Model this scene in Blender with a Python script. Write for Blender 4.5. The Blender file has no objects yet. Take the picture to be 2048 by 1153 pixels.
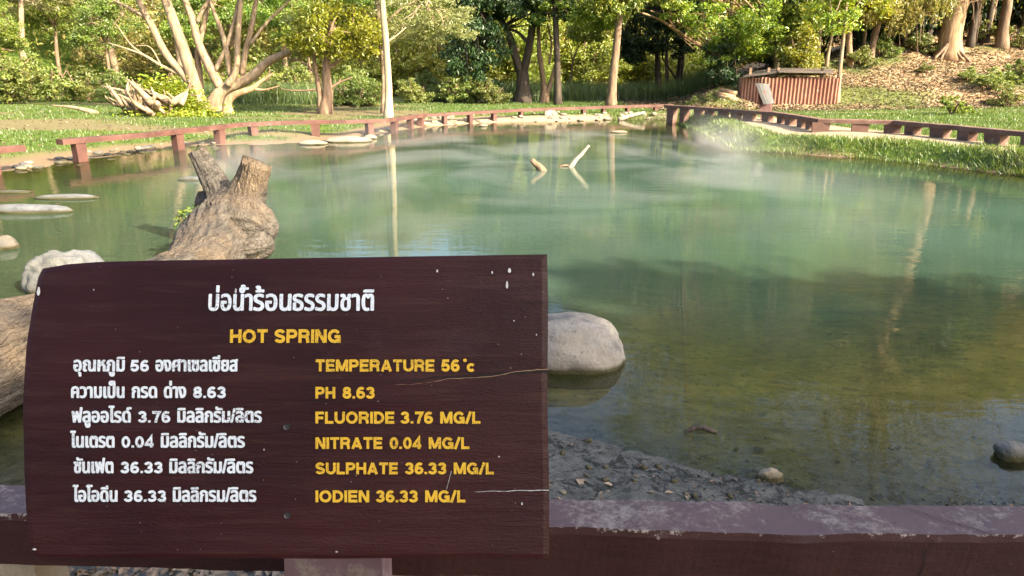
import bpy, math, random
import numpy as np
from mathutils import Vector
R = math.radians
S = bpy.context.scene
COL = S.collection
random.seed(7); rng = np.random.default_rng(11)

# ---------------------------------------------------------------- camera, sky, sun, exposure
PITCH = 17.0
F = 1394.0                                   # focal length in photo pixels (2048 wide)
CAMZ = 1.5
cam = bpy.data.cameras.new('camera'); cam.sensor_width = 36; cam.lens = F/2048*36
cam.clip_start = 0.05; cam.clip_end = 1000
co = bpy.data.objects.new('camera', cam); COL.objects.link(co)
co.location = (0, 0, CAMZ); co.rotation_euler = (R(90-PITCH), 0, 0); S.camera = co
SUN = Vector((0.77, -0.57, 0.62)).normalized()
w = bpy.data.worlds.new('World'); S.world = w; w.use_nodes = True
bg = w.node_tree.nodes['Background']
sky = w.node_tree.nodes.new('ShaderNodeTexSky'); sky.sky_type = 'NISHITA'; sky.sun_disc = False; sky.dust_density = 5.0; sky.air_density = .8
sky.sun_elevation = math.asin(SUN.z); sky.sun_rotation = math.atan2(SUN.x, SUN.y)
w.node_tree.links.new(sky.outputs[0], bg.inputs[0]); bg.inputs[1].default_value = 0.15
sl = bpy.data.lights.new('sun', 'SUN'); sl.energy = 5.0; sl.angle = R(0.6); sl.color = (1, .86, .62)
so = bpy.data.objects.new('sun', sl); COL.objects.link(so); so.location = (20, 0, 20)
so.rotation_euler = SUN.to_track_quat('Z', 'Y').to_euler()
S.view_settings.view_transform = 'Standard'; S.view_settings.look = 'None'
S.view_settings.exposure = 1.88; S.view_settings.gamma = 1
cy = S.cycles
cy.use_denoising = True; cy.max_bounces = 8; cy.diffuse_bounces = 3; cy.glossy_bounces = 3
cy.transmission_bounces = 4; cy.transparent_max_bounces = 12; cy.volume_bounces = 0
cy.volume_step_rate = 6.0; cy.volume_max_steps = 96
cy.caustics_reflective = False; cy.caustics_refractive = False

# ---------------------------------------------------------------- pixel -> place
SP, CP = math.sin(R(PITCH)), math.cos(R(PITCH))
def ray(px, py):
    cx, c = (px-1024)/F, (py-576.5)/F
    return np.array([cx, CP-c*SP, -SP-c*CP])
def onz(px, py, z=0.0):
    d = ray(px, py); t = (z-CAMZ)/d[2]; return np.array([0, 0, CAMZ])+d*t
def aty(px, py, Y):
    d = ray(px, py); return np.array([0, 0, CAMZ])+d*(Y/d[1])

# ---------------------------------------------------------------- noise
def _h(a):
    a = (a.astype(np.int64)*np.array([374761393, 668265263, 2147483647//3])[:a.shape[1]]).sum(1)
    a = (a ^ (a >> 13))*1274126177 & 0xffffffff
    a = (a ^ (a >> 16))*2246822519 & 0xffffffff
    return ((a ^ (a >> 15)) & 0xffffff)/float(0xffffff)
def vnoise(p):
    p = np.asarray(p, float); n = p.shape[1]; i = np.floor(p); f = p-i; f = f*f*(3-2*f); out = 0
    for c in range(2**n):
        o = np.array([(c >> k) & 1 for k in range(n)])
        wgt = np.prod(np.where(o, f, 1-f), 1)
        out = out+wgt*_h(i+o)
    return out*2-1
def fbm(p, oct=4):
    s, a, t = 0, 1, 0
    p = np.asarray(p, float)
    for k in range(oct):
        s = s+a*vnoise(p*2**k+17.3*k); t += a; a *= .5
    return s/t
def sst(a, b, x):
    t = np.clip((x-a)/(b-a), 0, 1); return t*t*(3-2*t)

# ---------------------------------------------------------------- mesh helpers
def mesh_obj(name, V, Fc, mat, parent=None, smooth=False, mats=None, mi=None):
    me = bpy.data.meshes.new(name)
    V = np.asarray(V, np.float32)
    if isinstance(Fc, np.ndarray):
        k = Fc.shape[1]; n = len(Fc)
        me.vertices.add(len(V)); me.vertices.foreach_set('co', V.ravel())
        me.loops.add(n*k); me.loops.foreach_set('vertex_index', Fc.astype(np.int32).ravel())
        me.polygons.add(n); me.polygons.foreach_set('loop_start', np.arange(0, n*k, k, dtype=np.int32))
        me.update(calc_edges=True)
    else:
        me.from_pydata([tuple(map(float, v)) for v in V], [], [tuple(map(int, f)) for f in Fc]); me.update()
    me.polygons.foreach_set('use_smooth', np.full(len(me.polygons), smooth))
    for m in (mats or [mat]): me.materials.append(m)
    if mi is not None: me.polygons.foreach_set('material_index', np.asarray(mi, np.int32))
    o = bpy.data.objects.new(name, me); COL.objects.link(o)
    if parent: o.parent = parent
    return o
def tag(o, label=None, cat=None, group=None, kind=None):
    for k, v in (('label', label), ('category', cat), ('group', group), ('kind', kind)):
        if v: o[k] = v
    return o
def empty(name, loc, label, cat, group=None):
    o = bpy.data.objects.new(name, None); COL.objects.link(o); o.location = tuple(map(float, loc)); o.empty_display_size = .1
    return tag(o, label, cat, group)
def under(o, root):                            # world-space mesh under an Empty standing at its base
    o.parent = root
    me = o.data; l = np.array(root.location, np.float32)
    c = np.empty(len(me.vertices)*3, np.float32); me.vertices.foreach_get('co', c)
    c = c.reshape(-1, 3)-l; me.vertices.foreach_set('co', c.ravel()); me.update(); return o
class MB:
    def __init__(s): s.V = []; s.F = []; s.n = 0
    def add(s, V, Fc):
        s.V.append(np.asarray(V, float)); s.F += [tuple(i+s.n for i in f) for f in Fc]; s.n += len(V); return s
    def box(s, c, d, rz=0, rx=0, taper=1.0):
        v = np.array([[x, y, z] for z in (-.5, .5) for y in (-.5, .5) for x in (-.5, .5)], float)
        v[4:, :2] *= taper
        v = v*np.array(d); 
        cx, sx = math.cos(rx), math.sin(rx); v = v@np.array([[1, 0, 0], [0, cx, sx], [0, -sx, cx]])
        cz, sz = math.cos(rz), math.sin(rz); v = v@np.array([[cz, sz, 0], [-sz, cz, 0], [0, 0, 1]])
        return s.add(v+np.array(c), [(0, 2, 3, 1), (4, 5, 7, 6), (0, 1, 5, 4), (2, 6, 7, 3), (0, 4, 6, 2), (1, 3, 7, 5)])
    def tube(s, P, r, seg=8, wob=0.0, fl=6.0, cap=True, grain=0.0, gk=9.0, jag=0.0):
        P = np.asarray(P, float); m = len(P); r = np.broadcast_to(np.asarray(r, float), (m,))
        T = np.gradient(P, axis=0); T /= np.linalg.norm(T, axis=1, keepdims=True)+1e-9
        up = np.array([0, 0, 1.]) if abs(T[0][2]) < .9 else np.array([0, 1., 0])
        a = np.cross(T[0], up); a /= np.linalg.norm(a); V = []
        for k in range(m):
            a = a-T[k]*np.dot(a, T[k]); a /= np.linalg.norm(a)+1e-9; b = np.cross(T[k], a)
            th = np.arange(seg)*2*math.pi/seg
            V.append(P[k]+r[k]*(np.cos(th)[:, None]*a+np.sin(th)[:, None]*b))
        V = np.concatenate(V)
        if grain:
            cum_ = np.concatenate([[0], np.cumsum(np.linalg.norm(np.diff(P, axis=0), axis=1))]); sl_ = np.repeat(cum_, seg); th_ = np.tile(np.arange(seg)*2*math.pi/seg, m); tw = th_+.5*sl_
            q_ = np.stack([np.cos(tw)*gk*.35, np.sin(tw)*gk*.35, sl_*1.6+r[0]*50], 1); rd = .65*(1-2*abs(fbm(q_*1.6, 4)))+.45*(1-2*abs(fbm(q_*np.array([5., 5., 1.6])+9, 3))); r1_ = fbm(q_*.6+5, 3)
            c = np.repeat(P, seg, 0); V = c+(V-c)*(1+grain*(rd-.6)+grain*1.6*r1_)[:, None]
            if jag: V[-seg:] += T[-1]*(jag*fbm(np.stack([np.cos(th_[:seg])*3, np.sin(th_[:seg])*3+r[0]*30], 1), 3))[:, None]
        if wob:
            c = np.repeat(P, seg, 0); rad = V-c
            V = c+rad*(1+wob*fbm(V*fl, 3))[:, None]
        Fc = [(k*seg+j, k*seg+(j+1) % seg, (k+1)*seg+(j+1) % seg, (k+1)*seg+j) for k in range(m-1) for j in range(seg)]
        if cap: Fc += [tuple(range(seg-1, -1, -1)), tuple((m-1)*seg+j for j in range(seg))]
        return s.add(V, Fc)
    def build(s, name, mat, root=None, smooth=False, local=False):
        o = mesh_obj(name, np.concatenate(s.V), s.F, mat, None, smooth)
        if root:
            if local: o.parent = root
            else: under(o, root)
        return o
def spline(P, n=8):
    P = np.asarray(P, float)
    if len(P) < 3:
        t = np.linspace(0, 1, n)[:, None]; return P[0]*(1-t)+P[-1]*t
    Q = np.vstack([2*P[0]-P[1], P, 2*P[-1]-P[-2]]); out = []
    for i in range(1, len(Q)-2):
        for t in np.linspace(0, 1, n, endpoint=False):
            p0, p1, p2, p3 = Q[i-1:i+3]
            out.append(.5*((2*p1)+(-p0+p2)*t+(2*p0-5*p1+4*p2-p3)*t*t+(-p0+3*p1-3*p2+p3)*t**3))
    out.append(P[-1]); return np.array(out)

# ---------------------------------------------------------------- materials
class G:
    def __init__(s, name):
        s.m = bpy.data.materials.new(name); s.m.use_nodes = True; s.t = s.m.node_tree
        s.p = s.t.nodes['Principled BSDF']; s.out = s.t.nodes['Material Output']
        s.geo = s.n('ShaderNodeNewGeometry'); s.tc = s.n('ShaderNodeTexCoord')
    def n(s, typ, ins={}, **at):
        nd = s.t.nodes.new(typ)
        for k, v in at.items(): setattr(nd, k, v)
        for k, v in ins.items(): s.set(nd, k, v)
        return nd
    def set(s, nd, k, v):
        if isinstance(v, bpy.types.NodeSocket): s.t.links.new(v, nd.inputs[k])
        else:
            if isinstance(v, tuple) and len(v) == 3 and nd.inputs[k].type == 'RGBA': v = (*v, 1)
            nd.inputs[k].default_value = v
    def pos(s, sc=(1, 1, 1), rot=(0, 0, 0), obj=False):
        return s.n('ShaderNodeMapping', {0: s.tc.outputs['Object'] if obj else s.geo.outputs['Position'], 'Scale': sc, 'Rotation': rot}).outputs[0]
    def noise(s, scale, det=4, vec=None, rough=.55, dist=0):
        return s.n('ShaderNodeTexNoise', {'Vector': vec or s.geo.outputs['Position'], 'Scale': scale, 'Detail': det, 'Roughness': rough, 'Distortion': dist}).outputs[0]
    def vor(s, scale, vec=None, out=0, feat='F1'):
        return s.n('ShaderNodeTexVoronoi', {'Vector': vec or s.geo.outputs['Position'], 'Scale': scale}, feature=feat).outputs[out]
    def ramp(s, f, st):
        nd = s.n('ShaderNodeValToRGB', {0: f}); e = nd.color_ramp.elements
        while len(e) < len(st): e.new(.5)
        for el, (p, c) in zip(e, st):
            el.position = p; el.color = (c, c, c, 1) if isinstance(c, (int, float)) else (*c, 1)
        return nd.outputs[0]
    def mix(s, f, a, b, bt='MIX'):
        nd = s.n('ShaderNodeMix', {}, data_type='RGBA', blend_type=bt); s.set(nd, 0, f); s.set(nd, 6, a); s.set(nd, 7, b); return nd.outputs[2]
    def math(s, op, a, b=0.0, clamp=False):
        return s.n('ShaderNodeMath', {0: a, 1: b}, operation=op, use_clamp=clamp).outputs[0]
    def attr(s, name, out='Fac'): return s.n('ShaderNodeAttribute', attribute_name=name).outputs[out]
    def bump(s, h, st=.5, d=.02, nrm=None):
        i = {'Height': h, 'Strength': st, 'Distance': d}
        if nrm: i['Normal'] = nrm
        return s.n('ShaderNodeBump', i).outputs[0]
    def fin(s, color=None, rough=None, nrm=None, spec=None, **k):
        if color is not None: s.set(s.p, 'Base Color', color)
        if rough is not None: s.set(s.p, 'Roughness', rough)
        if nrm is not None: s.set(s.p, 'Normal', nrm)
        if spec is not None: s.set(s.p, 'Specular IOR Level', spec)
        for a, b in k.items(): s.set(s.p, a.replace('_', ' '), b)
        return s.m

def foliage(name, cols, trans=.35, hue=.16):
    g = G(name)
    rnd = g.geo.outputs['Random Per Island']
    big = g.noise(hue, 3)
    c1 = g.ramp(rnd, [(0, cols[0]), (.5, cols[1]), (1, cols[2])])
    c2 = g.ramp(rnd, [(0, cols[1]), (.6, cols[2]), (1, cols[3])])
    c = g.mix(g.ramp(big, [(.4, 0.), (.62, 1.)]), c1, c2)
    oi = g.n('ShaderNodeObjectInfo').outputs['Random']
    c = g.n('ShaderNodeHueSaturation', {'Hue': g.n('ShaderNodeMapRange', {0: oi, 3: .485, 4: .515}).outputs[0], 'Value': g.n('ShaderNodeMapRange', {0: oi, 3: .8, 4: 1.2}).outputs[0], 'Color': c}).outputs[0]
    d = g.n('ShaderNodeBsdfDiffuse', {0: c}).outputs[0]
    t = g.n('ShaderNodeBsdfTranslucent', {0: g.mix(1.0, c, (1.25, 1.1, .6), 'MULTIPLY')}).outputs[0]
    gl = g.n('ShaderNodeBsdfGlossy', {'Color': (1, 1, 1), 'Roughness': .45}).outputs[0]
    m1 = g.n('ShaderNodeMixShader', {0: trans, 1: d, 2: t}).outputs[0]
    m2 = g.n('ShaderNodeMixShader', {0: .045, 1: m1, 2: gl}).outputs[0]
    g.t.links.new(m2, g.out.inputs[0]); g.t.nodes.remove(g.p); return g.m
FO = {
 'green': foliage('leaf_green', [(0.066, 0.136, 0.022), (0.13, 0.219, 0.03), (0.212, 0.292, 0.036), (0.332, 0.347, 0.046)]),
 'dark': foliage('leaf_dark', [(0.016, 0.046, 0.015), (0.025, 0.063, 0.018), (0.04, 0.086, 0.021), (0.057, 0.103, 0.023)], .22),
 'bright': foliage('leaf_bright', [(0.101, 0.176, 0.02), (0.182, 0.264, 0.026), (0.284, 0.321, 0.033), (0.406, 0.381, 0.049)], .42),
 'yellow': foliage('leaf_yellow', [(0.161, 0.213, 0.011), (0.23, 0.287, 0.014), (0.31, 0.345, 0.017), (0.391, 0.38, 0.023)], .4),
 'lime': foliage('leaf_lime', [(0.115, 0.184, 0.023), (0.218, 0.287, 0.034), (0.322, 0.356, 0.052), (0.391, 0.38, 0.069)], .42),
 'olive': foliage('leaf_olive', [(0.085, 0.109, 0.031), (0.155, 0.163, 0.054), (0.232, 0.209, 0.077), (0.294, 0.232, 0.101)], .3),
 'feather': foliage('leaf_feather', [(0.13, 0.179, 0.048), (0.212, 0.26, 0.081), (0.293, 0.325, 0.114), (0.358, 0.358, 0.146)], .35),
 'hang': foliage('leaf_hanging', [(0.135, 0.165, 0.03), (0.225, 0.24, 0.045), (0.3, 0.285, 0.075), (0.36, 0.3, 0.12)], .4),
 'wood': foliage('leaf_far_wood', [(0.099, 0.141, 0.034), (0.196, 0.217, 0.048), (0.345, 0.284, 0.076), (0.442, 0.312, 0.113)], .35, .09),
 'shrub': foliage('leaf_shrub', [(0.081, 0.14, 0.026), (0.137, 0.193, 0.035), (0.205, 0.246, 0.053), (0.32, 0.298, 0.07)], .35),
 'grass': foliage('grass_blade', [(0.041, 0.089, 0.009), (0.068, 0.123, 0.014), (0.102, 0.15, 0.019), (0.15, 0.157, 0.037)], .4, .5),
 'bank': foliage('bank_grass', [(0.05, 0.11, 0.018), (0.094, 0.165, 0.024), (0.154, 0.209, 0.033), (0.242, 0.231, 0.077)], .4, .9),
 'reed': foliage('reed_grass', [(.05, .1, .03), (.08, .14, .04), (.12, .17, .05), (.17, .19, .07)], .4, .4),
 'litter': foliage('dead_leaf', [(0.051, 0.034, 0.014), (0.093, 0.069, 0.031), (0.141, 0.115, 0.059), (0.189, 0.166, 0.095)], .15, .6),
 'straw': foliage('dry_straw', [(0.169, 0.115, 0.061), (0.243, 0.176, 0.101), (0.304, 0.236, 0.149), (0.338, 0.27, 0.183)], .2, .6),
}
def bark(name, a, b, sc=6, rough=.85):
    g = G(name)
    v = g.pos((sc, sc, sc*.18)); n1 = g.noise(1.5, 6, v, .65); n2 = g.noise(.9, 4)
    c = g.mix(g.ramp(n1, [(.35, 0.), (.65, 1.)]), a, b)
    c = g.mix(g.math('MULTIPLY', g.ramp(n2, [(.45, 0.), (.7, 1.)]), .5), c, tuple(x*.55 for x in a))
    return g.fin(c, rough, g.bump(n1, .8, .04), .2)
BK = {'pale': bark('bark_pale', (.19, .13, .08), (.36, .275, .185)),
      'cream': bark('bark_cream', (.26, .2, .12), (.44, .36, .24), 3),
      'brown': bark('bark_brown', (.13, .085, .055), (.26, .18, .12)),
      'dark': bark('bark_dark', (.035, .028, .022), (.09, .07, .055)),
      'tan': bark('bark_tan', (.24, .15, .08), (.44, .3, .18), 5)}
def painted(name, a, b, wear, amt=.55, rough=.6, sc=9):
    g = G(name)
    n = g.noise(sc, 8, None, .7); n2 = g.noise(sc*.35, 4); f = g.noise(60, 3)
    c = g.mix(g.ramp(n2, [(.35, 0.), (.65, 1.)]), a, b)
    mask = g.ramp(n, [(amt, 0.), (amt+.1, 1.)])
    c = g.mix(g.math('MULTIPLY', mask, .8), c, wear)
    return g.fin(c, rough, g.bump(g.mix(.5, n, f), .4, .006), .35)

# ================================================================ TERRAIN
LB, RB, NB, FB = (.20, 2.4, .22), (.27, .6, .30), (.10, 1.6, .15), (.15, .85, .2)   # bank height, bank width, bed slope
shore = [((-9.5, 11.6), LB)]
for px, py, k in [(0, 349, LB), (70, 338, LB), (150, 323, LB), (230, 312, LB), (310, 300, LB), (420, 291, LB), (520, 290, LB), (600, 286, LB), (690, 276, LB), (780, 264, LB),
                  (850, 253, FB), (930, 248, FB), (1020, 244, FB), (1100, 244, FB), (1200, 241, FB), (1290, 239, FB), (1335, 240, FB),
                  (1362, 250, RB), (1400, 264, RB), (1440, 284, RB), (1475, 300, RB), (1520, 304, RB), (1580, 307, RB), (1660, 313, RB), (1760, 320, RB), (1860, 330, RB), (1950, 341, RB), (2048, 353, RB)]:
    q = onz(px, py); shore.append(((q[0], q[1]), k))
shore += [((9.2, 8.5), RB), ((8.5, 5.5), RB), ((5.5, 3.2), NB)]
for px, py in [(2048, 1003), (1850, 995), (1700, 988), (1560, 975), (1450, 958), (1370, 938), (1290, 915), (1200, 893), (1130, 873), (1040, 850)]:
    q = onz(px, py); shore.append(((q[0], q[1]), NB))
shore += [((-.6, 2.75), NB), ((-1.4, 2.55), NB), ((-2.4, 2.3), NB), ((-3.6, 2.5), NB), ((-6, 3.2), NB), ((-9.5, 5), LB), ((-11, 8.5), LB)]
PV = np.array([s[0] for s in shore]); PK = np.array([s[1] for s in shore])
def pond_sd(x, y):
    best = np.full(x.shape, 1e9); K = np.zeros(x.shape+(3,)); ins = np.zeros(x.shape, bool)
    n = len(PV)
    for i in range(n):
        a, b = PV[i], PV[(i+1) % n]; e = b-a; l2 = e@e
        t = np.clip(((x-a[0])*e[0]+(y-a[1])*e[1])/l2, 0, 1)
        d = np.hypot(x-a[0]-t*e[0], y-a[1]-t*e[1]); m = d < best
        best = np.where(m, d, best); K[m] = (PK[i]*(1-t[..., None])+PK[(i+1) % n]*t[..., None])[m]
        c = ((a[1] > y) != (b[1] > y)); 
        with np.errstate(all='ignore'): xi = a[0]+(y-a[1])/(b[1]-a[1])*e[0]
        ins ^= c & (x < xi)
    return np.where(ins, -best, best), K
# right rail line, needed for the sand path
RAIL_R = [(1333, 221), (1400, 226), (1480, 233), (1545, 236), (1600, 244), (1655, 254), (1720, 259), (1790, 266), (1870, 273), (1945, 283), (2010, 290), (2100, 302)]
RR = np.array([onz(a, b, .34)[:2] for a, b in RAIL_R])
def dist_line(x, y, L):
    best = np.full(x.shape, 1e9)
    for a, b in zip(L[:-1], L[1:]):
        e = b-a; t = np.clip(((x-a[0])*e[0]+(y-a[1])*e[1])/(e@e), 0, 1)
        best = np.minimum(best, np.hypot(x-a[0]-t*e[0], y-a[1]-t*e[1]))
    return best
LR = []
for px, py, z in [(118, 279, .42), (285, 266, .42), (480, 246, .42), (560, 242, .42), (690, 240, .42), (765, 238.5, .39), (850, 228, .36), (950, 223, .375), (1040, 218, .395), (1110, 215.5, .40), (1200, 212.5, .41), (1300, 209.5, .42), (1345, 209, .42)]:
    LR.append(onz(px, py, z))
LR = np.array(LR)
def height(x, y):
    x = np.atleast_1d(np.asarray(x, float)); y = np.atleast_1d(np.asarray(y, float))
    p2 = np.stack([x, y], 1)
    sd, K = pond_sd(x, y)
    n1 = fbm(p2*1.1, 3); sdn = sd+n1*.10*np.clip(np.hypot(x, y)/8, .25, 2)
    out = K[:, 0]*sst(0, 1, sdn/K[:, 1])+.012*np.clip(sdn-2.5, 0, 12)+.004
    inn = -np.minimum(K[:, 2]*-sdn*(1+.0*sdn), 1.3)
    z = np.where(sdn > 0, out, inn)
    z = z+.018*n1*sst(-.4, .5, sd)+.012*fbm(p2*5, 2)*sst(-1, .2, sd)*np.where(y < 8, .6, 1)
    rw = sst(1.4, .5, dist_line(x, y, RR))*sst(0, .6, sd); z = z+(np.maximum(z, .315+.02*n1)-z)*rw
    lw = sst(1.1, .35, dist_line(x, y, LR[5:, :2]))*sst(.0, .5, sd); z = z+(np.maximum(z, .13+.02*n1)-z)*lw
    near = (y < 6) & (abs(x) < 4)
    if near.any(): z[near] += .006*fbm(p2[near]*14, 3)
    u = x-6.5-.12*(y-30)+.8*n1; v = y-26.6-.03*(x-12)
    rise = .30*np.maximum(0, np.minimum(v, u*.8)); rise = rise*sst(0, 2.5, np.minimum(v, u))
    z = z+np.where(rise > 9, 9+(rise-9)*.2, rise)*(1+.10*n1)
    back = np.maximum(0, y-56+.25*np.clip(-x-6, 0, 60)+2.0*n1)
    hr = sst(-4, 14, x); z = z+np.minimum((.40+.42*hr)*back*sst(0, 10, back), 15+23*hr+3*n1)
    lef = np.maximum(0, -x-26); z = z+np.minimum(.3*lef*sst(0, 8, lef), 14)*sst(5, 25, y)
    return z
def hz(x, y): return float(height(x, y)[0])
def gp(px, py):                                  # where a photo pixel meets the ground
    d = ray(px, py); t = np.linspace(1.2, 90, 900); P = d[None]*t[:, None]+np.array([0, 0, CAMZ])
    h = np.maximum(height(P[:, 0], P[:, 1]), 0); k = np.argmax(P[:, 2] < h)
    if P[k, 2] >= h[k]: k = 600
    return np.array([P[k, 0], P[k, 1], h[k]])
def axis(lo, hi, c, base, g):
    a = [c]; 
    while a[-1] < hi: a.append(a[-1]+max(base, g*abs(a[-1]-(c if c > 0 else 0)+(1.5 if c > 0 else 0))))
    b = [c]
    while b[-1] > lo: b.append(b[-1]-max(base, .06*abs(b[-1]-c)) if c > 0 else b[-1]-max(base, g*abs(b[-1])))
    return np.array(b[:0:-1]+a)
XS = axis(-170, 170, 0, .05, .0145); YS = axis(-60, 190, 1.2, .045, .0125)
XX, YY = np.meshgrid(XS, YS); Z = height(XX.ravel(), YY.ravel())
nx, ny = len(XS), len(YS)
idx = np.arange(nx*ny).reshape(ny, nx)
FQ = np.stack([idx[:-1, :-1], idx[:-1, 1:], idx[1:, 1:], idx[1:, :-1]], -1).reshape(-1, 4)

xf, yf = XX.ravel(), YY.ravel(); sdf, Kf = pond_sd(xf, yf)
pn = fbm(np.stack([xf, yf], 1)*.55, 4)
dr = dist_line(xf+.25*pn, yf, RR)
sand = np.maximum(sst(.8, .3, dr+.3*pn), sst(2.6, 1.9, dr)*sst(.85, 1.2, sdf+.25*pn)*(xf*1.0 < np.interp(yf, RR[::-1, 1], RR[::-1, 0])))*(sdf > .15)*(yf > 10)
sand = np.maximum(sand, sst(.25, .1, abs(yf-25.6-.02*(xf-9)+.3*pn))*(xf > 8)*.8)                 # thin worn path under the slope
sand = np.maximum(sand, sst(1.5, .3, sdf)*((yf > 22) & (xf > -6) & (xf < 5.6))*.9)                # dry far shore
lit_ = sst(.0, .8, np.minimum(yf-26.9-.03*(xf-12), xf-5.2)+.6*pn)*(yf < 70)
bare = .8*sst(.05, .35, fbm(np.stack([xf*.16, yf*.35], 1)+9, 3))*((xf < -3) & (yf > 17))           # dry patches on the left lawn
near_ = sst(9, 6.5, yf)*(sdf > -30)
grs = np.clip(sst(.5, 1.2, sdf+.4*pn)*(1-lit_)*(1-sand)*(1-near_)*(1-.85*bare), 0, 1)
grs = np.maximum(grs, sst(.02, .15, sdf)*sst(2.4, 1.4, sdf)*(Kf[:, 1] < .8)*(1-sand)*(1-near_))
gs = .75*lit_*sst(-.02, .22, fbm(np.stack([xf*.35, yf*.6], 1)+33, 3)-.05*(yf-28.5)); lit_ = lit_*(1-.8*gs); grs = np.maximum(grs, gs)
zc = np.stack([grs, sand, lit_, near_], 1).astype(np.float32)

g = G('ground_soil')
z3 = g.attr('zone', 'Color'); sep = g.n('ShaderNodeSeparateColor', {0: z3}); za = g.attr('zone', 'Alpha')
nf = g.noise(18, 6, None, .7); nm = g.noise(2.2, 5); nfine = g.noise(90, 4)
soil = g.mix(nf, (.11, .075, .042), (.22, .155, .09))
mud = g.mix(g.ramp(nf, [(.38, 0.), (.6, 1.)]), (.042, .044, .04), (.10, .10, .088))
mud = g.mix(g.ramp(g.noise(9, 7, None, .75, .6), [(.52, 0.), (.57, 1.)]), mud, (.014, .015, .012))
wet = g.n('ShaderNodeMapRange', {0: g.n('ShaderNodeSeparateXYZ', {0: g.geo.outputs['Position']}).outputs[2], 1: -.22, 2: .0, 3: 1., 4: 0.}).outputs[0]
bed = g.mix(g.ramp(g.noise(3.5, 6, None, .7, .5), [(.36, 0.), (.66, 1.)]), (.19, .165, .045), (.52, .42, .13))
bed = g.mix(g.ramp(g.noise(14, 5, None, .7), [(.52, 0.), (.66, 1.)]), bed, (.07, .085, .025))
mud = g.mix(wet, mud, bed)
c = g.mix(za, soil, mud)
c = g.mix(sep.outputs[1], c, g.mix(nf, (.22, .165, .105), (.36, .28, .19)))
c = g.mix(sep.outputs[2], c, g.mix(g.ramp(g.vor(9, None, 1), [(.2, 0.), (.8, 1.)]), (.16, .09, .045), (.4, .28, .16)))
c = g.mix(sep.outputs[0], c, g.mix(g.ramp(nm, [(.35, 0.), (.65, 1.)]), (.04, .085, .008), (.085, .12, .014)))
rgh = g.mix(za, (.95, .95, .95), g.ramp(nm, [(.3, .35), (.7, .75)]))
GROUND = g.fin(c, rgh, g.bump(g.mix(.5, nf, nfine), .7, .02), .3)
ground = mesh_obj('ground', np.stack([xf, yf, Z], 1), FQ, GROUND, smooth=True)
ca = ground.data.color_attributes.new('zone', 'FLOAT_COLOR', 'POINT'); ca.data.foreach_set('color', zc.ravel())
tag(ground, kind='structure')

# ================================================================ WATER
wx = np.concatenate([np.arange(-12.5, 12.6, .16)]); wy = np.arange(1.2, 29, .16)
WX, WY = np.meshgrid(wx, wy); WZ = height(WX.ravel(), WY.ravel())
i2 = np.arange(WX.size).reshape(WX.shape)
g = G('spring_water')
dep = g.attr('depth')
turb = g.math('SUBTRACT', 1.0, g.math('EXPONENT', g.math('MULTIPLY', dep, -2.8)))
vr = g.pos((1, 1, 1)); r1 = g.noise(5, 3, g.pos((.35, 1.25, 1)), .5); r2 = g.noise(14, 2, g.pos((.4, 1.3, 1))); r3 = g.noise(.5, 2)
hgt = g.math('ADD', g.math('MULTIPLY', r1, .8), g.math('MULTIPLY', r2, .2))
amp = g.ramp(r3, [(.35, .35), (.65, 1.)])
nrm = g.bump(g.math('MULTIPLY', hgt, amp), .085, .05)
dv = g.n('ShaderNodeVectorMath', {0: g.pos((1, .8, 0)), 1: (2.6, 6.6, 0)}, operation='DISTANCE').outputs['Value']
vent = g.ramp(g.math('ADD', g.math('MULTIPLY', dv, .085), g.math('MULTIPLY', g.noise(.4, 4), .5)), [(.62, 1.), (1.02, 0.)])
body = g.mix(vent, (.032, .052, .024), g.mix(g.ramp(g.noise(.35, 4), [(.35, 0.), (.65, 1.)]), (.037, .070, .046), (.060, .108, .080)))
body = g.mix(g.ramp(dep, [(.08, 0.), (.30, 1.)]), (.06, .068, .022), body)
dif = g.n('ShaderNodeBsdfDiffuse', {0: body}).outputs[0]
tr = g.n('ShaderNodeBsdfTransparent', {0: (.86, .9, .8)}).outputs[0]
under_ = g.n('ShaderNodeMixShader', {0: turb, 1: tr, 2: dif}).outputs[0]
gl = g.n('ShaderNodeBsdfGlossy', {'Color': (1, 1, 1), 'Roughness': .02, 'Normal': nrm}).outputs[0]
fr = g.n('ShaderNodeFresnel', {'IOR': 1.33, 'Normal': nrm}).outputs[0]
sh = g.n('ShaderNodeMixShader', {0: g.math('MINIMUM', fr, .95), 1: under_, 2: gl}).outputs[0]
g.t.links.new(sh, g.out.inputs[0]); g.t.nodes.remove(g.p)
water = mesh_obj('water', np.stack([WX.ravel(), WY.ravel(), np.zeros(WX.size)], 1),
                 np.stack([i2[:-1, :-1], i2[:-1, 1:], i2[1:, 1:], i2[1:, :-1]], -1).reshape(-1, 4), g.m, smooth=True)
at = water.data.attributes.new('depth', 'FLOAT', 'POINT'); at.data.foreach_set('value', np.clip(-WZ, 0, 2).astype(np.float32))
tag(water, kind='structure')

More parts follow.
